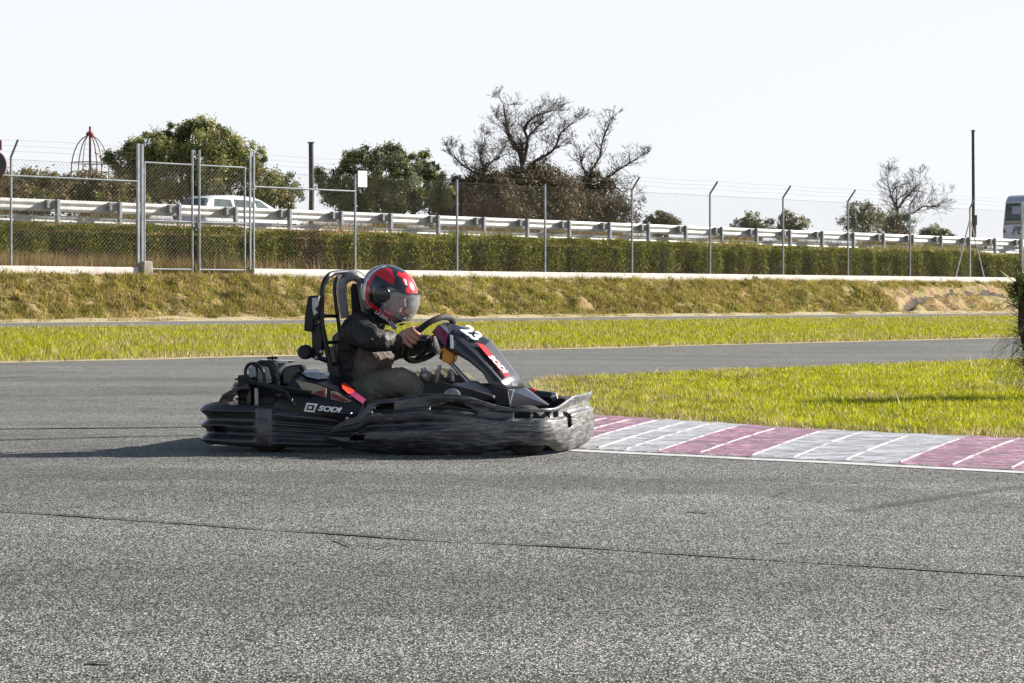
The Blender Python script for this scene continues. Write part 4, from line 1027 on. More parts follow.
# --- chassis, floor, axle, wheels
b = MB()
for sy in (-1, 1):
    b.tube([(-.78, sy * .28, .10), (-.4, sy * .30, .07), (.2, sy * .30, .06), (.62, sy * .20, .06), (.80, sy * .18, .08)], .016, 8, smooth=3)
    b.tube([(-.55, sy * .36, .07), (-.45, sy * .50, .08), (.0, sy * .52, .08), (.1, sy * .32, .06)], .013, 8, smooth=3)
for x_ in (-.7, -.2, .35): b.tube([(x_, -.3, .07), (x_, .3, .07)], .015, 8)
b.tube([(.80, -.3, .10), (.86, -.1, .10), (.86, .1, .10), (.80, .3, .10)], .012, 8, smooth=3)
b.build('chassis', 'tube', kart)
b = MB(); b.prism([(-.15, -.28, .045), (.60, -.20, .045), (.78, -.16, .045), (.78, .16, .045), (.60, .20, .045), (-.15, .28, .045)], (0, 0, .006)); b.build('floor_tray', 'satin', kart, smooth=False)
b = MB(); b.tube([(-.58, -.54, .135), (-.58, .54, .135)], .02, 10); b.build('rear_axle', 'alu', kart)
def wheel(x_, y_, r_, w_, steer=0):
    q = Matrix.Rotation(steer, 3, 'Z'); b = MB(); h = w_ / 2
    b.lathe([(r_ * .48, -h * .8), (r_ * .80, -h), (r_ * .95, -h * .86), (r_, -h * .6), (r_, h * .6), (r_ * .95, h * .86), (r_ * .80, h), (r_ * .48, h * .8)], (x_, y_, r_), 'Y', 32, q)
    wh = b.build('wheel', 'rubber', kart); b = MB(); b.lathe([(0, -h * .5), (r_ * .30, -h * .5), (r_ * .34, -h * .78), (r_ * .5, -h * .8), (r_ * .5, h * .8), (r_ * .34, h * .78), (r_ * .3, h * .5), (0, h * .5)], (x_, y_, r_), 'Y', 24, q); b.build('rim', 'alu', wh)
for sy in (-1, 1):
    wheel(-.58, sy * .455, .135, .17)
    wheel(.685, sy * .450, .118, .11, R(-7))
    b = MB(); b.tube([(.685, sy * .22, .11), (.685, sy * .40, .115)], .014, 8); b.build('stub_axle', 'alu', kart)
# --- seat
b = MB(); secs = []
for (x_, z_, w_, d_) in ((.05, .09, .13, .03), (-.05, .065, .16, .05), (-.18, .06, .175, .07), (-.29, .10, .18, .08), (-.36, .20, .18, .07), (-.40, .32, .175, .05), (-.43, .45, .165, .035), (-.44, .50, .13, .02)):
    sec = []
    for k in range(13):
        a = math.pi * (k / 12 - .5); n_ = Vector((0, math.sin(a), 0)) * w_
        fwd = Vector((math.cos(R(0 if z_ > .25 else 0)), 0, 0)) * (abs(math.sin(a)) ** 2.5) * .09 if z_ > .15 else Vector((0, 0, 1)) * (abs(math.sin(a)) ** 2.5) * .13
        p = Vector((x_, 0, z_)) + n_ + fwd; sec.append(tuple(p))
    secs.append(sec)
b.loft(secs, caps=False, closed=False); b.build('seat', 'satin', kart, solid=.012, sub=1)
# grey head rest shell with its opening
b = MB()
arch = [kp(345, 318, 0), kp(342.5, 300, 0), kp(341.5, 286, .0), kp(345, 279, 0), kp(353, 276, .0), kp(361, 281, .04), kp(364, 300, .06), kp(366, 316, .08)]
b.tube(arch, [.022, .024, .026, .026, .026, .026, .024, .02], 10, smooth=4); b.build('head_rest', 'greyshell', kart)
b = MB(); b.prism([kp(352, 318, .05), kp(350, 288, .05), kp(352, 283, .05), kp(358, 284, .06), kp(362, 318, .08)], (0, .02, 0)) ; b.build('neck_pad', 'satin', kart, bevel=.006)
# --- safety hoop
b = MB()
b.tube([kp(332, 374, -.21), kp(326, 345, -.21), kp(321.5, 320, -.21), kp(321.5, 298, -.21), kp(323.5, 284, -.20), kp(329, 275.5, -.17), kp(337, 272.8, -.08), kp(350, 272.3, .06), kp(359, 274, .17), kp(364, 281, .21), kp(366, 300, .22), kp(368, 340, .22), kp(368, 376, .22)], .0135, 10, smooth=4); b.build('safety_hoop', 'tube', kart)
b = MB()
b.tube([kp(343, 372, -.10), kp(340, 335, -.10), kp(336, 305, -.10), kp(334.5, 288, -.10), kp(337, 278, -.09), kp(343, 275, 0)], .010, 8, smooth=4)
b.tube([kp(322, 316, -.21), kp(338, 316, -.10)], .009, 8); b.tube([kp(326, 342.5, -.21), kp(341, 342, -.10)], .009, 8); b.tube([kp(328, 365, -.21), kp(352, 362, -.05)], .009, 8)
b.tube([kp(300, 352, -.21), kp(311, 355, -.21), kp(328, 361, -.21)], .013, 8, smooth=2)
b.build('hoop_braces', 'tube', kart)
b = MB(); b.prism([kp(307.5, 296, -.25), kp(319, 295, -.25), kp(318.5, 318, -.25), kp(313, 321, -.25), kp(312, 332, -.25), kp(303.5, 331, -.25), kp(304.5, 314, -.25)], (.0, .10, 0)); b.build('electronics_box', 'satin', kart, bevel=.008)
b = MB(); b.prism([kp(312, 298, -.262), kp(319, 297, -.262), kp(318, 306, -.262), kp(315, 309, -.262), kp(318, 313, -.262), kp(313.5, 316, -.262), kp(312, 309, -.262)], (0, .012, 0)); b.build('bracket', 'alu', kart, bevel=.002)
b = MB(); b.prism([kp(311, 328, -.22), kp(320, 322, -.22), kp(322, 340, -.22), kp(321, 356, -.22), kp(312, 354, -.22)], (0, .05, 0)); b.build('box_strut', 'tube', kart, bevel=.006)
c_ = kp(305.5, 352, -.24); b = MB(); b.lathe([(0, -.03), (.028, -.032), (.036, -.02), (.037, .012), (.028, .03), (0, .032)], c_, 'Y', 24); b.build('horn', 'satin', kart)
for (a_, c2) in ((316, 358), (321, 352)):
    b = MB(); b.ball(kp(a_, c2, -.225), .012, nu=10, nv=6); b.build('bolt', 'alu', kart)
# --- engine side: body cover with its stickers and painted reflections
cv = [  # x stations: lower outer, shoulder, top edge, inner top
    (kp(272, 408, -.57), kp(280, 398, -.56), kp(292, 379, -.50), kp(296, 372, -.36)),
    (kp(290, 412, -.58), kp(292, 401, -.57), kp(300, 380, -.50), kp(308, 371, -.34)),
    (kp(310, 414, -.585), kp(311, 404, -.58), kp(315, 383, -.50), kp(324, 373, -.33)),
    (kp(328, 416, -.59), kp(328, 409, -.585), kp(330, 388, -.51), kp(337, 376, -.33)),
    (kp(345, 417, -.59), kp(345, 411, -.588), kp(347, 396, -.53), kp(352, 384, -.36)),
    (kp(358, 417, -.59), kp(359, 413, -.588), kp(363, 405, -.55), kp(366, 399, -.40))]
b = MB(); secs = []
for (a_, b1, c_, d_) in cv:
    inn = Vector((d_.x, d_.y + .03, a_.z)); secs.append([a_, a_.lerp(b1, .6) + Vector((0, -.008, 0)), b1, b1.lerp(c_, .5), c_, c_.lerp(d_, .5) + Vector((0, 0, .006)), d_, inn])
b.loft(secs); b.build('body_cover', 'black', kart, angle=28)
def decal(name, pts, y_off, matn, th=.004, parent=kart):
    b = MB(); b.prism([p + Vector((0, y_off, 0)) for p in pts], (0, th, 0)); return b.build(name, matn, parent, smooth=False)
# the cover's sloping flank between shoulder line (y -.57) and top edge (y -.50)
def fl_(px, py): # point on the flank
    lo = np.interp(px, [272, 292, 311, 328, 345, 359], [403, 401, 404, 409, 411, 413]); hi = np.interp(px, [292, 300, 315, 330, 347, 363], [379, 380, 383, 388, 396, 405])
    k_ = (lo - py) / max(1, lo - hi); ylo = -.58; yhi = np.interp(px, [292, 330, 347, 363], [-.50, -.51, -.53, -.55]); return kp(px, py, ylo + (yhi - ylo) * min(1, max(0, k_)) - .008)
decal('side_sticker', [fl_(295, 379.5), fl_(312, 383.5), fl_(326.5, 388.5), fl_(326, 397.5), fl_(314, 394.5), fl_(302, 389)], 0, 'tan')
decal('side_sticker', [fl_(318, 391), fl_(325, 390), fl_(325.5, 396.5), fl_(314, 394)], -.004, 'maroon')
decal('side_sticker', [fl_(330.5, 391), fl_(336, 392), fl_(352, 401.5), fl_(345, 402.5), fl_(331, 399)], 0, 'tan')
decal('side_sticker', [fl_(331.5, 393), fl_(337, 394.5), fl_(349, 401), fl_(343, 401.5), fl_(332, 398)], -.004, 'maroon')
def tp_(px, py): # on the top slope
    hi = np.interp(px, [292, 300, 315, 330, 347, 363], [379, 380, 383, 388, 396, 405]); inn_ = np.interp(px, [296, 308, 324, 337, 352, 366], [372, 371, 373, 376, 384, 399]); k_ = min(1, max(0, (hi - py) / max(1, hi - inn_)))
    yo_ = np.interp(px, [292, 330, 347, 363], [-.50, -.51, -.53, -.55]); yi = np.interp(px, [296, 337, 352, 366], [-.36, -.33, -.36, -.40]); return kp(px, py, yo_ + (yi - yo_) * k_) + Vector((0, -.006, .010))
def tdecal(name, pts, matn, lift=0):
    b = MB(); b.prism([tp_(*p) + Vector((0, 0, lift)) for p in pts], (0, 0, .003)); return b.build(name, matn, kart, smooth=False)
tdecal('top_sticker_and_glint', [(342, 386.5), (345, 385.5), (350, 389), (355.5, 394), (348, 395.5), (343, 391)], 'orange_red')
tdecal('top_sticker_and_glint', [(349, 396), (356, 394.5), (366, 402), (363, 406), (356, 401.5)], 'magenta')
tdecal('top_sticker_and_glint', [(302, 375), (312, 373.5), (326, 377), (329, 380), (318, 381), (307, 378.5)], 'lightgrey')  # sky reflection on the glossy cover top, painted as a pale patch
tdecal('top_sticker_and_glint', [(304, 373.2), (320, 372.4), (319, 374.3), (305, 374.8)], 'white', .003)  # bright streak of the same painted reflection
tdecal('top_sticker_and_glint', [(325, 374.5), (330, 376), (329.5, 378.5), (324.5, 377)], 'white', .003)  # small painted glint at the end of the reflection
o_ = kp(329, 409.3, -.604); text_mesh('side_lettering', 'SODI', .034, frame_mtx(o_, Vector((.99, 0, -.085)), (0, .12, 1)), 'white', kart, shear=.25, bold=.0012, sx=1.40)
# square mark before the letters: a white slanted frame with an inner block
q0 = kp(310.5, 407.6, -.602)
def sq(x_, z_): return q0 + Vector((x_ + z_ * .35, -.001 - z_ * .0, z_ - .085 * x_))
b = MB()
for (xa, xb, za, zb) in ((-.026, .026, .013, .020), (-.026, .026, -.020, -.013), (-.026, -.018, -.013, .013), (.018, .026, -.013, .013), (-.010, .006, -.006, .006)):
    b.prism([sq(xa, za), sq(xb, za), sq(xb, zb), sq(xa, zb)], (0, .004, 0))
b.build('square_emblem', 'white', kart, smooth=False)
b = MB(); b.ball(kp(351, 413.5, -.603), .006, nu=8, nv=6); b.build('rivet', 'chrome', kart)
# --- engine, guards, rear pieces
b = MB(); b.box(kp(262, 391, -.40) + Vector((.0, .04, -.02)), (.20, .22, .20)); 
for k in range(6): b.box(kp(262, 391, -.40) + Vector((-.0, .04, -.10 + k * .032)), (.225, .245, .008))
b.build('engine', 'satin', kart, smooth=False, bevel=.006)
b = MB(); b.prism([kp(250, 399, -.47), kp(249, 368, -.47), kp(258, 360, -.47), kp(272, 360.5, -.47), kp(276, 366, -.47), kp(284, 396, -.47), kp(281, 402, -.47)], (0, .17, 0)); b.build('engine_cowl', 'black', kart, bevel=.012)
b = MB(); b.prism([kp(258, 366, -.482), kp(268, 367, -.482), kp(272, 382, -.482), kp(262, 386, -.482), kp(257, 380, -.482)], (0, .01, 0)); b.build('cowl_panel', 'greyshell', kart, bevel=.004)
b = MB(); b.prism([kp(247, 367, -.50), kp(254, 367, -.50), kp(255.5, 377, -.50), kp(249, 378, -.50)], (0, .03, 0)); b.build('silencer_plate', 'lightgrey', kart, bevel=.006)
b = MB(); b.prism([kp(258, 359.5, -.42), kp(275, 360.5, -.42), kp(288, 361, -.40), kp(288.5, 363, -.40), kp(272, 364, -.42), kp(258, 363, -.42)], (0, .10, 0)); b.build('top_plate', 'chrome', kart, bevel=.003)
b = MB(); b.tube([kp(272, 361, -.40), kp(272.5, 356, -.40)], .006, 6); b.ball(kp(269, 358, -.40), (.013, .01, .007), nu=8, nv=6); b.ball(kp(275.5, 358, -.40), (.013, .01, .007), nu=8, nv=6); b.build('wing_nut', 'tube', kart)
b = MB(); b.prism([kp(281, 386, -.44), kp(281, 371, -.44), kp(286, 366, -.44), kp(296, 364.5, -.44), kp(299, 370, -.44), kp(297, 377, -.44), kp(290, 386, -.44)], (0, .14, 0)); b.build('air_filter_box', 'navy', kart, bevel=.012)
b = MB(); b.tube([kp(246, 380, -.54), kp(245.5, 370, -.54), kp(249, 364.5, -.54), kp(256, 364, -.54), kp(261, 368, -.54), kp(264, 374, -.54), kp(264.5, 385, -.54)], .0085, 8, smooth=4); b.build('engine_guard', 'tube', kart)
b = MB(); b.tube([kp(241.5, 378, -.56), kp(247, 380.5, -.57), kp(262, 385, -.58), kp(282, 391, -.58), kp(287, 394, -.58), kp(292, 402, -.58), kp(296, 408, -.57)], .0115, 8, smooth=4); b.tube([kp(264, 385, -.55), kp(290, 389, -.56), kp(312, 393, -.56)], .010, 8); b.build('side_rail', 'tube', kart)
b = MB(); b.tube([kp(256.5, 388, -.55), kp(257, 408, -.55)], .011, 8); b.build('guard_leg', 'alu', kart)
b = MB(); b.ball(kp(284, 402, -.50), (.03, .03, .018)); b.build('fuel_cap', 'red', kart)
b = MB(); b.prism([kp(258, 408, -.56), kp(262, 403.5, -.56), kp(300, 407, -.57), kp(302, 411, -.57), kp(262, 410, -.56)], (0, .1, 0)); b.build('lower_side_plate', 'satin', kart, bevel=.005)
b = MB(); secs = []
for (a_, c_, w_) in ((219.5, 402, .012), (223, 396, .012), (230, 392, .012), (240, 388, .014), (249, 386, .03), (250, 396, .05), (247, 404, .05)):
    p = kp(a_, c_, -.56); secs.append([p + Vector((-.004, 0, w_ * .5)), p + Vector((-.004, .16, w_ * .5)), p + Vector((.006, .16, -w_ * .5)), p + Vector((.006, 0, -w_ * .5))])
b.loft(secs); b.build('wheel_guard', 'black', kart, bevel=.003)
b = MB(); b.prism([kp(229, 395, -.30), kp(233, 383, -.30), kp(242, 380.5, -.30), kp(247, 386, -.30), kp(241, 396, -.30)], (0, .30, 0)); b.build('exhaust_box', 'greyshell', kart, bevel=.01)
b = MB(); b.tube([(-.70, -.25, .16), (-.80, -.1, .20), (-.82, .15, .20)], .025, 10, smooth=3); b.build('exhaust_pipe', 'alu', kart)
# --- far pod top and inner cockpit plates
b = MB(); b.prism([kp(421, 397, -.30), kp(424, 385, -.30), kp(440, 382.5, -.30), kp(470, 389, -.30), kp(494, 396, -.30), kp(493, 400, -.30), kp(470, 404, -.30)], (0, .05, 0)); b.build('cockpit_side', 'satin', kart, bevel=.008)
b = MB(); b.prism([kp(452, 383, -.20), kp(474, 381.5, -.14), kp(492, 391, -.14), kp(493.5, 396, -.16), kp(484, 397.5, -.20), kp(470, 390, -.22)], (0, .03, -.012)); b.build('foot_guard', 'lightgrey', kart, bevel=.006)
b = MB(); b.ball(kp(452, 395, -.34), (.042, .012, .032)); b.build('round_badge', 'greyshell', kart)
for sy in (-1, 1):
    b = MB(); b.tube([(.52, sy * .12, .06), (.56, sy * .12, .14), (.575, sy * .12, .20)], .008, 6); b.box((.575, sy * .12, .21), (.02, .06, .05), (0, -.4, 0)); b.build('pedal', 'alu', kart)
# --- steering
wc = kp(429, 340, 0); yz = Matrix.Rotation(R(-22), 3, 'Z'); axis = yz @ Vector((-math.cos(R(40)), 0, math.sin(R(40)))); q1 = yz @ Vector((math.sin(R(40)), 0, math.cos(R(40)))); q2 = yz @ Vector((0, 1, 0))
swivel = Matrix.Rotation(R(-16), 3, axis)
RW = .152
def rim(a): # D-shaped rim
    r_ = RW * (1 - .10 * max(0, -math.sin(a)) ** 3)
    return wc + q2 * math.cos(a) * r_ * 1.02 + q1 * math.sin(a) * r_
b = MB(); b.tube([rim(2 * math.pi * k / 48) for k in range(49)], .0155, 10, caps=False); sw = b.build('steering_wheel', 'satin', kart)
b = MB()
for a in (R(0), R(180), R(270)): b.tube([rim(a), wc - axis * .03], [.012, .016], 6)
b.lathe([(0, -.02), (.045, -.02), (.05, 0), (.045, .02), (0, .025)], wc - axis * .03, 'Z', 16, axis.to_track_quat('Z', 'Y').to_matrix()); b.build('hub', 'satin', sw)
b = MB(); b.tube([wc - axis * .04, wc - axis * .18, Vector((.52, 0, .09))], [.014, .012, .012], 8); b.build('steering_column', 'alu', kart)
b = MB(); b.tube([kp(436, 336, -.05), kp(438, 345, -.05), kp(441, 353, -.05)], [.030, .032, .026], 12); b.build('column_bracket', 'chrome', kart)
b = MB(); p = kp(447, 357, -.11); b.prism([kp(441, 349, -.12), kp(444, 347, -.12), kp(455, 354.5, -.12), kp(453, 361.5, -.12), kp(449.5, 364.5, -.12), kp(440, 360, -.12)], (0, .08, 0)); b.build('amber_reservoir', 'amber', kart, bevel=.006)
b = MB(); b.prism([kp(440.5, 352, -.124), kp(443, 350.5, -.124), kp(441.5, 360, -.124), kp(439, 358.5, -.124)], (0, .006, 0)); b.build('reservoir_strap', 'satin', kart, smooth=False)
b = MB()
b.ball(kp(425, 376, -.10), (.028, .03, .03)); b.tube([kp(423, 368, -.10), kp(427, 380, -.10)], .014, 8)
b.build('master_cylinder', 'alu', kart)
b = MB(); b.tube([kp(449, 370, -.08), kp(453, 374, -.08), kp(453, 381, -.08)], .012, 8, smooth=2); b.tube([kp(440, 365, -.06), kp(436, 384, -.06)], .010, 8); b.build('linkage', 'alu', kart)
# --- front panel (the tall number fairing)
N_ = [(449, 334), (460, 341), (475, 354), (490, 369), (500, 380), (508.5, 389.5)]
Lw = [(447, 349), (456, 353), (470, 361), (483, 372), (490, 384), (494, 400)]
Cr = [(458, 325.5), (474, 331), (490, 341), (503, 357), (515, 374), (524, 388)]
b = MB(); secs = []
yn = [-.150, -.158, -.168, -.178, -.186, -.192]
for i in range(6):
    lo = kp(*Lw[i], -.185 - .006 * i); nn = kp(*N_[i], yn[i]); cr = kp(*Cr[i], -.02); m1 = nn.lerp(cr, .5) + Vector((.006, 0, .006))
    cr2 = Vector((cr.x, .02, cr.z)); m2 = Vector((m1.x, -m1.y, m1.z)); n2 = Vector((nn.x, -nn.y, nn.z)); l2 = Vector((lo.x, -lo.y, lo.z))
    inn = [Vector((lo.x - .01, lo.y + .02, lo.z - .0)), ]
    secs.append([lo, nn, m1, cr, cr2, m2, n2, l2])
b.loft(secs, caps=False, closed=False); fp = b.build('front_panel', 'navy', kart, solid=.012, angle=12)
# rear (driver side) cap of the panel, with plum sticker
nn = kp(449, 334, -.150); a1 = kp(439, 324, -.13); a2 = kp(431.8, 332, -.12); a3 = kp(447, 349, -.185); cr = kp(458, 325.5, -.02); c0 = kp(446, 322.5, -.02)
b = MB(); mir = lambda p: Vector((p.x, -p.y, p.z))
b.add([nn, a1, a2, a3, cr, c0, mir(nn), mir(a1), mir(a2), mir(a3), mir(cr), mir(c0)], [(0, 1, 2, 3), (0, 4, 5, 1), (4, 10, 11, 5), (6, 7, 11, 10), (6, 9, 8, 7), (1, 5, 11, 7, 8, 2)])
b.build('panel_back', 'navy', kart, smooth=False, solid=.008)
b = MB(); b.prism([p_ + Vector((0, -.008, 0)) for p_ in (nn.lerp(a1, .12).lerp(a3, .04), a1.lerp(nn, .10).lerp(a2, .08), a2.lerp(a1, .08).lerp(nn, .04), a3.lerp(nn, .10).lerp(a2, .05))], (0, .003, 0)); b.build('plum_sticker', 'magenta', kart, smooth=False)
b = MB(); b.prism([kp(449.8, 334.5, -.172), kp(452.6, 335.5, -.174), kp(453.2, 348.5, -.19), kp(450.4, 348.5, -.19)], (0, .003, 0)); b.build('white_tab', 'white', kart, smooth=False)
# nose below the panel
b = MB(); mk = [kp(508.5, 389.5, -.192), kp(524, 388, -.02), kp(548, 405, -.02), kp(509, 407, -.20)]
b.add(mk + [mir(p_) for p_ in mk], [(0, 1, 2, 3), (4, 7, 6, 5), (1, 5, 6, 2)]); b.build('nose_cover', 'navy', kart, smooth=False, solid=.01)
b = MB(); b.prism([kp(494, 400, -.22), kp(490, 384, -.215), kp(508, 389, -.20), kp(510, 406, -.21), kp(496, 406, -.22)], (0, .02, 0)); b.build('nose_side', 'satin', kart, bevel=.004)
b = MB(); b.tube([kp(514, 389, -.205), kp(512.5, 396, -.212), kp(510.5, 404, -.215)], .0045, 6); b.build('trim_strip', 'chrome', kart)
b = MB(); b.prism([kp(511, 381.5, -.19), kp(517, 382, -.17), kp(517, 386, -.17), kp(511.5, 385.5, -.19)], (0.004, -.003, 0)); b.build('white_tab', 'white', kart, smooth=False)
# the writing lies on the near half of the panel's front face
def facep(i, k_):
    nn = kp(*N_[i], yn[i]); cr = kp(*Cr[i], -.02); return nn.lerp(cr, k_)
def face_frame(f, k_):
    i = int(f); u_ = f - i; p = facep(i, k_).lerp(facep(min(5, i + 1), k_), u_); dx = (facep(min(5, i + 1), k_) - facep(i, k_)); dy = facep(i, .95) - facep(i, .05)
    n_ = dx.cross(dy).normalized(); n_ = n_ if n_.x > 0 else -n_
    return p + n_ * .014, dx.normalized(), dy, n_
p, dx, dy, n_ = face_frame(2.75, .34)
M3 = frame_mtx(p, dx, dy if dx.cross(dy).dot(n_) > 0 else -dy)
b = MB(); hw, hh_ = .112, .026
b.prism([M3 @ Vector(v_) for v_ in ((-hw, -hh_ * .2, 0), (-hw * .8, hh_, 0), (hw, hh_ * .6, 0), (hw * 1.05, -hh_ * .9, 0))], n_ * .0025); b.build('red_stripe', 'red', kart, smooth=False)
M4 = M3.copy(); M4.translation = p + n_ * .004 + dx * .035
text_mesh('panel_lettering', 'SODI', .046, M4, 'white', kart, shear=.2, bold=.002, sx=1.1)
p, dx, dy, n_ = face_frame(1.1, .62)
M5 = frame_mtx(p + n_ * .003, dx, dy if dx.cross(dy).dot(n_) > 0 else -dy)
text_mesh('panel_number', '23', .115, M5, 'white', kart, bold=.004, sx=.9)
# far front bumper support, black with a bright end
b = MB(); b.tube([kp(527, 394, .25), kp(552, 397, .25)], .026, 12); b.build('far_bumper_support', 'black', kart)
b = MB(); b.tube([kp(552, 397, .25), kp(557, 395.5, .25)], [.024, .018], 12); b.build('support_end', 'chrome', kart)
b = MB(); b.tube([kp(532, 393.5, .25), kp(535, 394, .25)], .028, 12); b.build('red_collar', 'red', kart)

# ------------------------------------------------------------------ driver
SH = {-1: kp(356, 329, -.16), 1: kp(366, 328, .16)}
neck = kp(371, 322, 0); hips = kp(354, 394, 0); chest = kp(361, 346, 0)
grip = {-1: rim(R(180)) , 1: rim(R(0))}
grip[-1] = rim(R(172)); grip[1] = rim(R(-4))
wrist = {-1: grip[-1] + Vector((-.072, -.015, -.022)), 1: grip[1] + Vector((-.065, .02, -.004))}
elbow = {-1: kp(374, 340, -.29), 1: kp(384, 350, .27)}
knee = {-1: kp(402, 381, -.17), 1: kp(452, 383, .16)}
ankle = {-1: kp(436, 410, -.14), 1: kp(492, 398, .12)}
hipj = {-1: hips + Vector((.02, -.09, -.02)), 1: hips + Vector((.02, .09, -.02))}
toe = {s_: ankle[s_] + Vector((.12, 0, .05)) for s_ in (-1, 1)}
HC = kp(391, 294, -.015)                       # centre of the head
hq = Euler((0, R(27), R(-20))).to_matrix()     # looks ahead, a little down and to its right
def hp(x_, y_, z_): return HC + hq @ Vector((x_, y_, z_))
b = MB()
def ell_sec(c, d, wy, wd, n_=16):
    """ellipse across direction d: half width wy sideways, wd front to back"""
    d = d.normalized(); side = Vector((0, 1, 0)); side = (side - d * side.dot(d)).normalized(); f_ = side.cross(d)
    return [c + side * wy * math.cos(2 * math.pi * k / n_) + f_ * wd * math.sin(2 * math.pi * k / n_) for k in range(n_)]
spine = [hips + Vector((-.035, 0, -.07)), hips + Vector((-.015, 0, 0)), hips.lerp(chest, .5) + Vector((-.03, 0, 0)), chest + Vector((-.02, 0, 0)), chest.lerp(neck, .55), neck + Vector((-.005, 0, .0)), neck + Vector((.01, 0, .04))]
tw = [(.11, .08), (.145, .105), (.145, .108), (.158, .115), (.145, .10), (.06, .055), (.05, .05)]
def torso(b, g=0.0, i0=0, i1=7):
    b.loft([ell_sec(spine[i], spine[min(i + 1, 6)] - spine[max(i - 1, 0)], tw[i][0] + g, tw[i][1] + g) for i in range(i0, i1)])
torso(b, -.012)
b.tube([neck, HC + Vector((-.02, 0, -.03))], [.05, .05], 12)
b.ball(HC, (.088, .070, .105), hq); b.ball(hp(.035, 0, -.055), (.055, .05, .05), hq)
b.tube([hp(.082, 0, .01), hp(.100, 0, -.018), hp(.090, 0, -.028)], [.008, .013, .010], 8)         # nose
b.ball(hp(.080, 0, -.055), (.012, .024, .006), hq); b.ball(hp(.078, 0, -.066), (.011, .021, .006), hq)  # lips
for sy in (-1, 1):
    b.ball(hp(-.005, sy * .070, -.005), (.018, .008, .028), hq)
    b.tube([hp(.070, sy * .050, .028), hp(.082, sy * .030, .033), hp(.084, sy * .014, .028)], .007, 6)
    b.tube([SH[sy], elbow[sy], wrist[sy]], [.046, .036, .024], 12)
    b.tube([hipj[sy], knee[sy], ankle[sy]], [.07, .05, .032], 12)
    b.tube([ankle[sy] + Vector((-.03, 0, -.01)), toe[sy]], [.03, .028], 10)
    # hand: palm lies on the rim, fingers close round it, thumb over the top
    g = grip[sy]; a0 = R(172) if sy < 0 else R(-4)
    tan = (rim(a0 + .05) - rim(a0 - .05)).normalized()
    if tan.z < 0: tan = -tan
    outw = (g - wc).normalized(); back = axis
    palm = g + back * .026 + outw * .014
    wr = wrist[sy]; b.tube([wr, wr.lerp(palm, .5), palm + outw * .004], [.026, .031, .032], 10)
    for k in range(4):
        off = tan * (.037 - .0245 * k); ln = (1.0, 1.08, 1.0, .84)[k]; fr_r = (.0105, .0110, .0105, .0092)[k]
        c0_ = g + off; rr_ = .029
        pts = []
        for an in (100, 60, 20, -25, -70, -110 * ln):
            pts.append(c0_ + (back * math.sin(R(an)) + outw * math.cos(R(an))) * rr_)
        b.tube(pts, [fr_r * 1.12, fr_r * 1.15, fr_r * 1.05, fr_r, fr_r * .95, fr_r * .8], 8, smooth=2)
        b.tube([palm + off * .8, pts[0]], [.013, fr_r * 1.1], 8)
    th = palm - outw * .014 + tan * .020
    b.tube([th, th + tan * .022 - outw * .012, g + tan * .050 - outw * .018 + back * .010, g + tan * .056 - outw * .010 - back * .014], [.013, .012, .0105, .009], 8, smooth=2)
    b.ball(palm + tan * .0, (.022, .022, .03))
person = b.build('person', 'skin', None, remesh=.0042)
person.location = KC; person.rotation_euler = (0, 0, KR)
tag(person, label='driver in helmet and black jacket sitting in the kart and gripping the wheel', cat='person')
for sy in (-1, 1):
    b = MB(); b.ball(hp(.072, sy * .030, .012), 0.009, nu=12, nv=8); b.mi = 1; b.ball(hp(.078, sy * .030, .012), .0062, nu=10, nv=6); b.build('eye', ['greyshell', 'hair'], person)
b = MB(); b.ball(hp(-.015, 0, .02), (.092, .078, .100), hq); b.build('hair', 'hair', person)
# jacket
b = MB(); torso(b, .012, 1, 6)
b.tube([SH[-1] + Vector((0, .06, .0)), SH[-1]], [.08, .075], 14); b.tube([SH[1] + Vector((0, -.06, 0)), SH[1]], [.08, .075], 14)
for sy in (-1, 1):
    c1 = SH[sy].lerp(elbow[sy], .5) + Vector((0, sy * .006, 0)); c2 = elbow[sy].lerp(wrist[sy], .5)
    b.tube([SH[sy] + Vector((-.012, -sy * .02, 0)), SH[sy].lerp(elbow[sy], .25), c1, elbow[sy], c2, wrist[sy].lerp(c2, .12)], [.076, .074, .069, .062, .055, .042], 16, smooth=3)
b.tube([neck + Vector((0, 0, -.02)), neck + Vector((.012, 0, .035))], [.075, .068], 16)
b.build('jacket', 'jacket', person, remesh=.007, displace=.022, dscale=.055)
# taupe hoodie front showing below the sleeve
b = MB(); secs = []
for i, (g_, sh_) in enumerate(((.012, .055), (.018, .080), (.018, .080), (.014, .062), (.0, .028))):
    i_ = [1, 2, 2.8, 3.4, 3.95][i]; k_ = int(i_); u_ = i_ - k_
    c_ = spine[k_].lerp(spine[k_ + 1], u_) + Vector((sh_, 0, 0)); w0 = tw[k_][0] * (1 - u_) + tw[k_ + 1][0] * u_; w1 = tw[k_][1] * (1 - u_) + tw[k_ + 1][1] * u_
    secs.append(ell_sec(c_, spine[k_ + 1] - spine[k_], w0 + g_ - .012, w1 + g_ - .012, 28))
b.loft(secs); b.build('hoodie', 'hoodie', person, remesh=.007, displace=.034, dscale=.050)
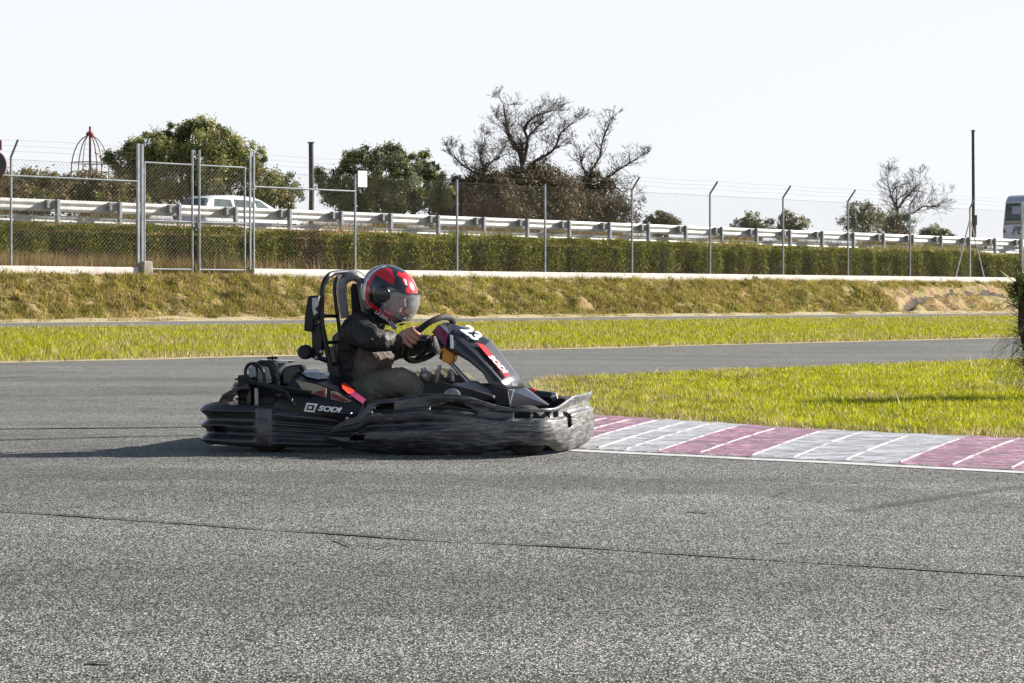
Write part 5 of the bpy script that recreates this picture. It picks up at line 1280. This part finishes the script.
# trousers
b = MB(); b.loft([ell_sec(hips + Vector((-.02, 0, -.10)), Vector((0, 0, 1)), .13, .10), ell_sec(hips + Vector((0, 0, -.03)), Vector((0, 0, 1)), .15, .12), ell_sec(hips + Vector((0, 0, .03)), Vector((0, 0, 1)), .14, .105)])
for sy in (-1, 1):
    b.tube([hipj[sy], hipj[sy].lerp(knee[sy], .5) + Vector((0, 0, .005)), knee[sy], knee[sy].lerp(ankle[sy], .5), ankle[sy]], [.092, .082, .072, .056, .045], 16, smooth=3)
b.build('trousers', 'pants', person, remesh=.008, displace=.024, dscale=.055)
for sy in (-1, 1):
    b = MB(); b.tube([ankle[sy] + Vector((-.04, 0, -.01)), ankle[sy] + Vector((.05, 0, .0)), toe[sy]], [.04, .042, .034], 12, smooth=2); b.build('shoe', 'rubber', person, remesh=.007)
# helmet ------------------------------------------------------------
HR = Vector((.160, .122, .134))
def hsurf(azm, elv, k_=1.0):
    """point of the shell: azimuth 0 = front, positive to its left; the lower front stretches into the chin bar"""
    x_ = math.cos(elv) * math.cos(azm); y_ = math.cos(elv) * math.sin(azm); z_ = math.sin(elv)
    fx_ = 1 + .10 * max(0, math.cos(azm)) * max(0, -math.sin(elv) + .25)
    zz = z_ * (1.02 if z_ > 0 else 1.10)
    p_ = Vector((x_ * HR.x * fx_, y_ * HR.y, zz * HR.z)) * k_
    return p_
NU, NV = 144, 84
def hcol(a, e):
    """paint scheme by bearing a and elevation e in degrees, a = 0 front, same on both sides"""
    A_ = abs(a)
    if 106 + e * .25 < A_ < 117 + e * .25 and -40 < e < 48: return 2                       # plum-red back stripe
    if 117 + e * .25 <= A_ < 130 + e * .2 and -30 < e < 62: return 1                         # white back band
    if 54 < A_ < 122 and 34 < e < 66 - (A_ - 90) * .0 and (A_ - 62) > (e - 38) * .3 and e < 50 + (A_ - 62) * .5: return 2   # red side flash
    if 10 < A_ < 62 and 38 < e < 74 and e > 36 + (A_ - 10) * .45:
        return 1 if 24 < A_ < 31 + (e - 38) * .2 and e < 58 else (2 if A_ < 36 + (e - 38) * .3 or e > 60 else 0)
    if A_ <= 10 and 30 < e < 78: return 2
    if 14 < A_ < 42 and 27 < e < 40: return 2 if A_ < 30 else 0
    if -34 - (92 - A_) * .10 < e < -22 - (92 - A_) * .14 and 38 < A_ < 96: return 2          # red lower flash
    if 24 < A_ < 31 and -58 < e < -30: return 2
    return 0
vs, fs, mi = [], [], []
for j in range(NV + 1):
    e = -62 + (90 + 62) * j / NV
    for i in range(NU):
        a = 360 * i / NU - 180; vs.append(HC + hq @ hsurf(R(a), R(e)) + hq @ Vector((-.012, 0, .0)))
def opening(a, e): return abs(a) < 66 - max(0, (abs(e) - 12)) * .5 and -27 < e < 26
for j in range(NV):
    e = -62 + 152 * (j + .5) / NV
    for i in range(NU):
        a = 360 * (i + .5) / NU - 180
        if opening(a, e): continue
        q = (j * NU + i, j * NU + (i + 1) % NU, (j + 1) * NU + (i + 1) % NU, (j + 1) * NU + i); fs.append(q); mi.append(hcol(a, e))
M['helmet_black'] = mat('helmet_black', (.014, .015, .022), (.018, .02, .028), 6, .18, coat=.8)
M['helmet_white'] = mat('helmet_white', (.66, .66, .70), (.60, .60, .64), 6, .22, coat=.6)
M['helmet_red'] = mat('helmet_red', (.62, .015, .025), (.55, .012, .02), 6, .22, coat=.6)
b = MB(); b.v = [tuple(p_) for p_ in vs]; b.f = fs; b.m = mi
hel = b.build('helmet', ['helmet_black', 'helmet_white', 'helmet_red'], person, solid=.012, angle=60)
# visor, its side plates, spoiler, neck roll, chin vent
vs, fs = [], []; na, ne = 40, 16
for j in range(ne + 1):
    for i in range(na + 1):
        a = -72 + 144 * i / na; t_ = j / ne; e = -30 + (56 + 4 * (abs(a) / 72) * 0) * t_
        vs.append(HC + hq @ (hsurf(R(a), R(e), 1.045) + Vector((-.006, 0, 0))))
for j in range(ne):
    for i in range(na): q = j * (na + 1) + i; fs.append((q, q + 1, q + na + 2, q + na + 1))
b = MB(); b.add(vs, fs); b.build('visor', 'visor', hel, angle=180)
b = MB(); edge = []
for k in range(61):
    t_ = k / 60 * 2 * math.pi; a = 72 * math.copysign(abs(math.cos(t_)) ** .5, math.cos(t_)); e = -2 + 28 * math.copysign(abs(math.sin(t_)) ** .5, math.sin(t_)); edge.append(HC + hq @ (hsurf(R(a), R(e), 1.046) + Vector((-.006, 0, 0))))
b.tube(edge, .0020, 6, caps=False); b.build('visor_rim', 'satin', hel)
for sy in (-1, 1):
    b = MB(); c_ = HC + hq @ (hsurf(R(sy * 76), R(6), 1.02) + Vector((-.01, 0, 0))); n_ = hq @ Vector((math.cos(R(76)) * .6, sy * 1, .05)).normalized()
    m_ = n_.to_track_quat('Z', 'Y').to_matrix(); b.lathe([(0, .012), (.030, .011), (.042, .005), (.046, -.012)], c_, 'Z', 28, m_ @ Matrix.Diagonal((1.0, 1.0, 1))); b.build('visor_pivot', 'navy', hel)
    b = MB(); b.ball(HC + hq @ (hsurf(R(sy * 66), R(-10), 1.06)), .005, nu=8, nv=6); b.build('visor_screw', 'chrome', hel)
b = MB(); ring_ = [HC + hq @ (hsurf(R(a), R(-60), 1.01) + Vector((-.012, 0, 0))) for a in range(-180, 181, 12)]; b.tube(ring_, .012, 8, caps=False); b.build('neck_roll', 'satin', hel)
b = MB(); b.prism([HC + hq @ hsurf(R(a), R(e), 1.03) for a, e in ((-14, -38), (14, -38), (10, -50), (-10, -50))], hq @ Vector((.006, 0, 0))); b.build('chin_vent', 'satin', hel, bevel=.003)
pc = HC + hq @ (hsurf(R(-62), R(-40), 1.022) + Vector((-.012, 0, 0))); tx_ = (hsurf(R(-52), R(-42)) - hsurf(R(-72), R(-38))); ty_ = hsurf(R(-62), R(-30)) - hsurf(R(-62), R(-50))
text_mesh('helmet_lettering', 'LAZER', .026, frame_mtx(pc, hq @ tx_, hq @ ty_), 'white', hel, extrude=.003, shear=.2, bold=.0008)
# pale scarf edge under the chin bar
b = MB(); b.prism([kp(384, 317, -.075), kp(391, 319, -.075), kp(397, 328, -.06), kp(394, 330, -.06), kp(389, 325, -.07)], (0, .02, 0)); b.build('collar_edge', 'lightgrey', person, bevel=.003)


# ------------------------------------------------------------------ sun, sky, camera
az = R(23); el = R(26)
S = Vector((math.cos(el) * math.cos(az), math.cos(el) * math.sin(az), math.sin(el)))
sd = bpy.data.lights.new('sun', 'SUN'); sd.energy = 5.0; sd.angle = R(.6); sd.color = (1, .93, .82)
so = bpy.data.objects.new('sun', sd); COL.objects.link(so); so.rotation_euler = S.to_track_quat('Z', 'Y').to_euler(); so.location = (20, 5, 20)
w = bpy.data.worlds.new('World'); SC.world = w; w.use_nodes = True; nt = w.node_tree
sk = nt.nodes.new('ShaderNodeTexSky'); sk.sky_type = 'NISHITA'; sk.sun_disc = False; sk.sun_elevation = el
sk.sun_rotation = math.atan2(S.x, S.y); sk.air_density = 1.0; sk.dust_density = .7; sk.ozone_density = 1.2; sk.altitude = 50
bg = nt.nodes['Background']; bg.inputs['Strength'].default_value = .06
hs = nt.nodes.new('ShaderNodeHueSaturation'); hs.inputs['Saturation'].default_value = .8; lnk(nt, sk.outputs[0], hs.inputs['Color']); # pale summer haze thickening towards the horizon
tc = nt.nodes.new('ShaderNodeTexCoord'); sp_ = nt.nodes.new('ShaderNodeSeparateXYZ'); lnk(nt, tc.outputs['Generated'], sp_.inputs[0])
mr_ = nt.nodes.new('ShaderNodeMapRange'); mr_.interpolation_type = 'SMOOTHSTEP'; mr_.inputs[1].default_value = .15; mr_.inputs[2].default_value = .28; mr_.inputs[3].default_value = .92; mr_.inputs[4].default_value = .0
lnk(nt, sp_.outputs['Z'], mr_.inputs[0]); lnk(nt, mix(nt, hs.outputs[0], (6.65, 6.85, 7.25), mr_.outputs[0]), bg.inputs['Color'])
cd = bpy.data.cameras.new('camera'); cam = bpy.data.objects.new('camera', cd); COL.objects.link(cam)
cam.location = (0, 0, CH); cam.rotation_euler = (R(90), 0, 0); cd.sensor_width = 36; cd.lens = 36 * F / 1024
cd.shift_y = -(341.5 - HZ) / 1024; cd.clip_start = .1; cd.clip_end = 5000
SC.camera = cam
SC.view_settings.view_transform = 'Standard'; SC.view_settings.look = 'None'; SC.view_settings.gamma = 1; SC.view_settings.exposure = 1.25
SC.cycles.max_bounces = 6; SC.cycles.transparent_max_bounces = 12; SC.cycles.use_denoising = True
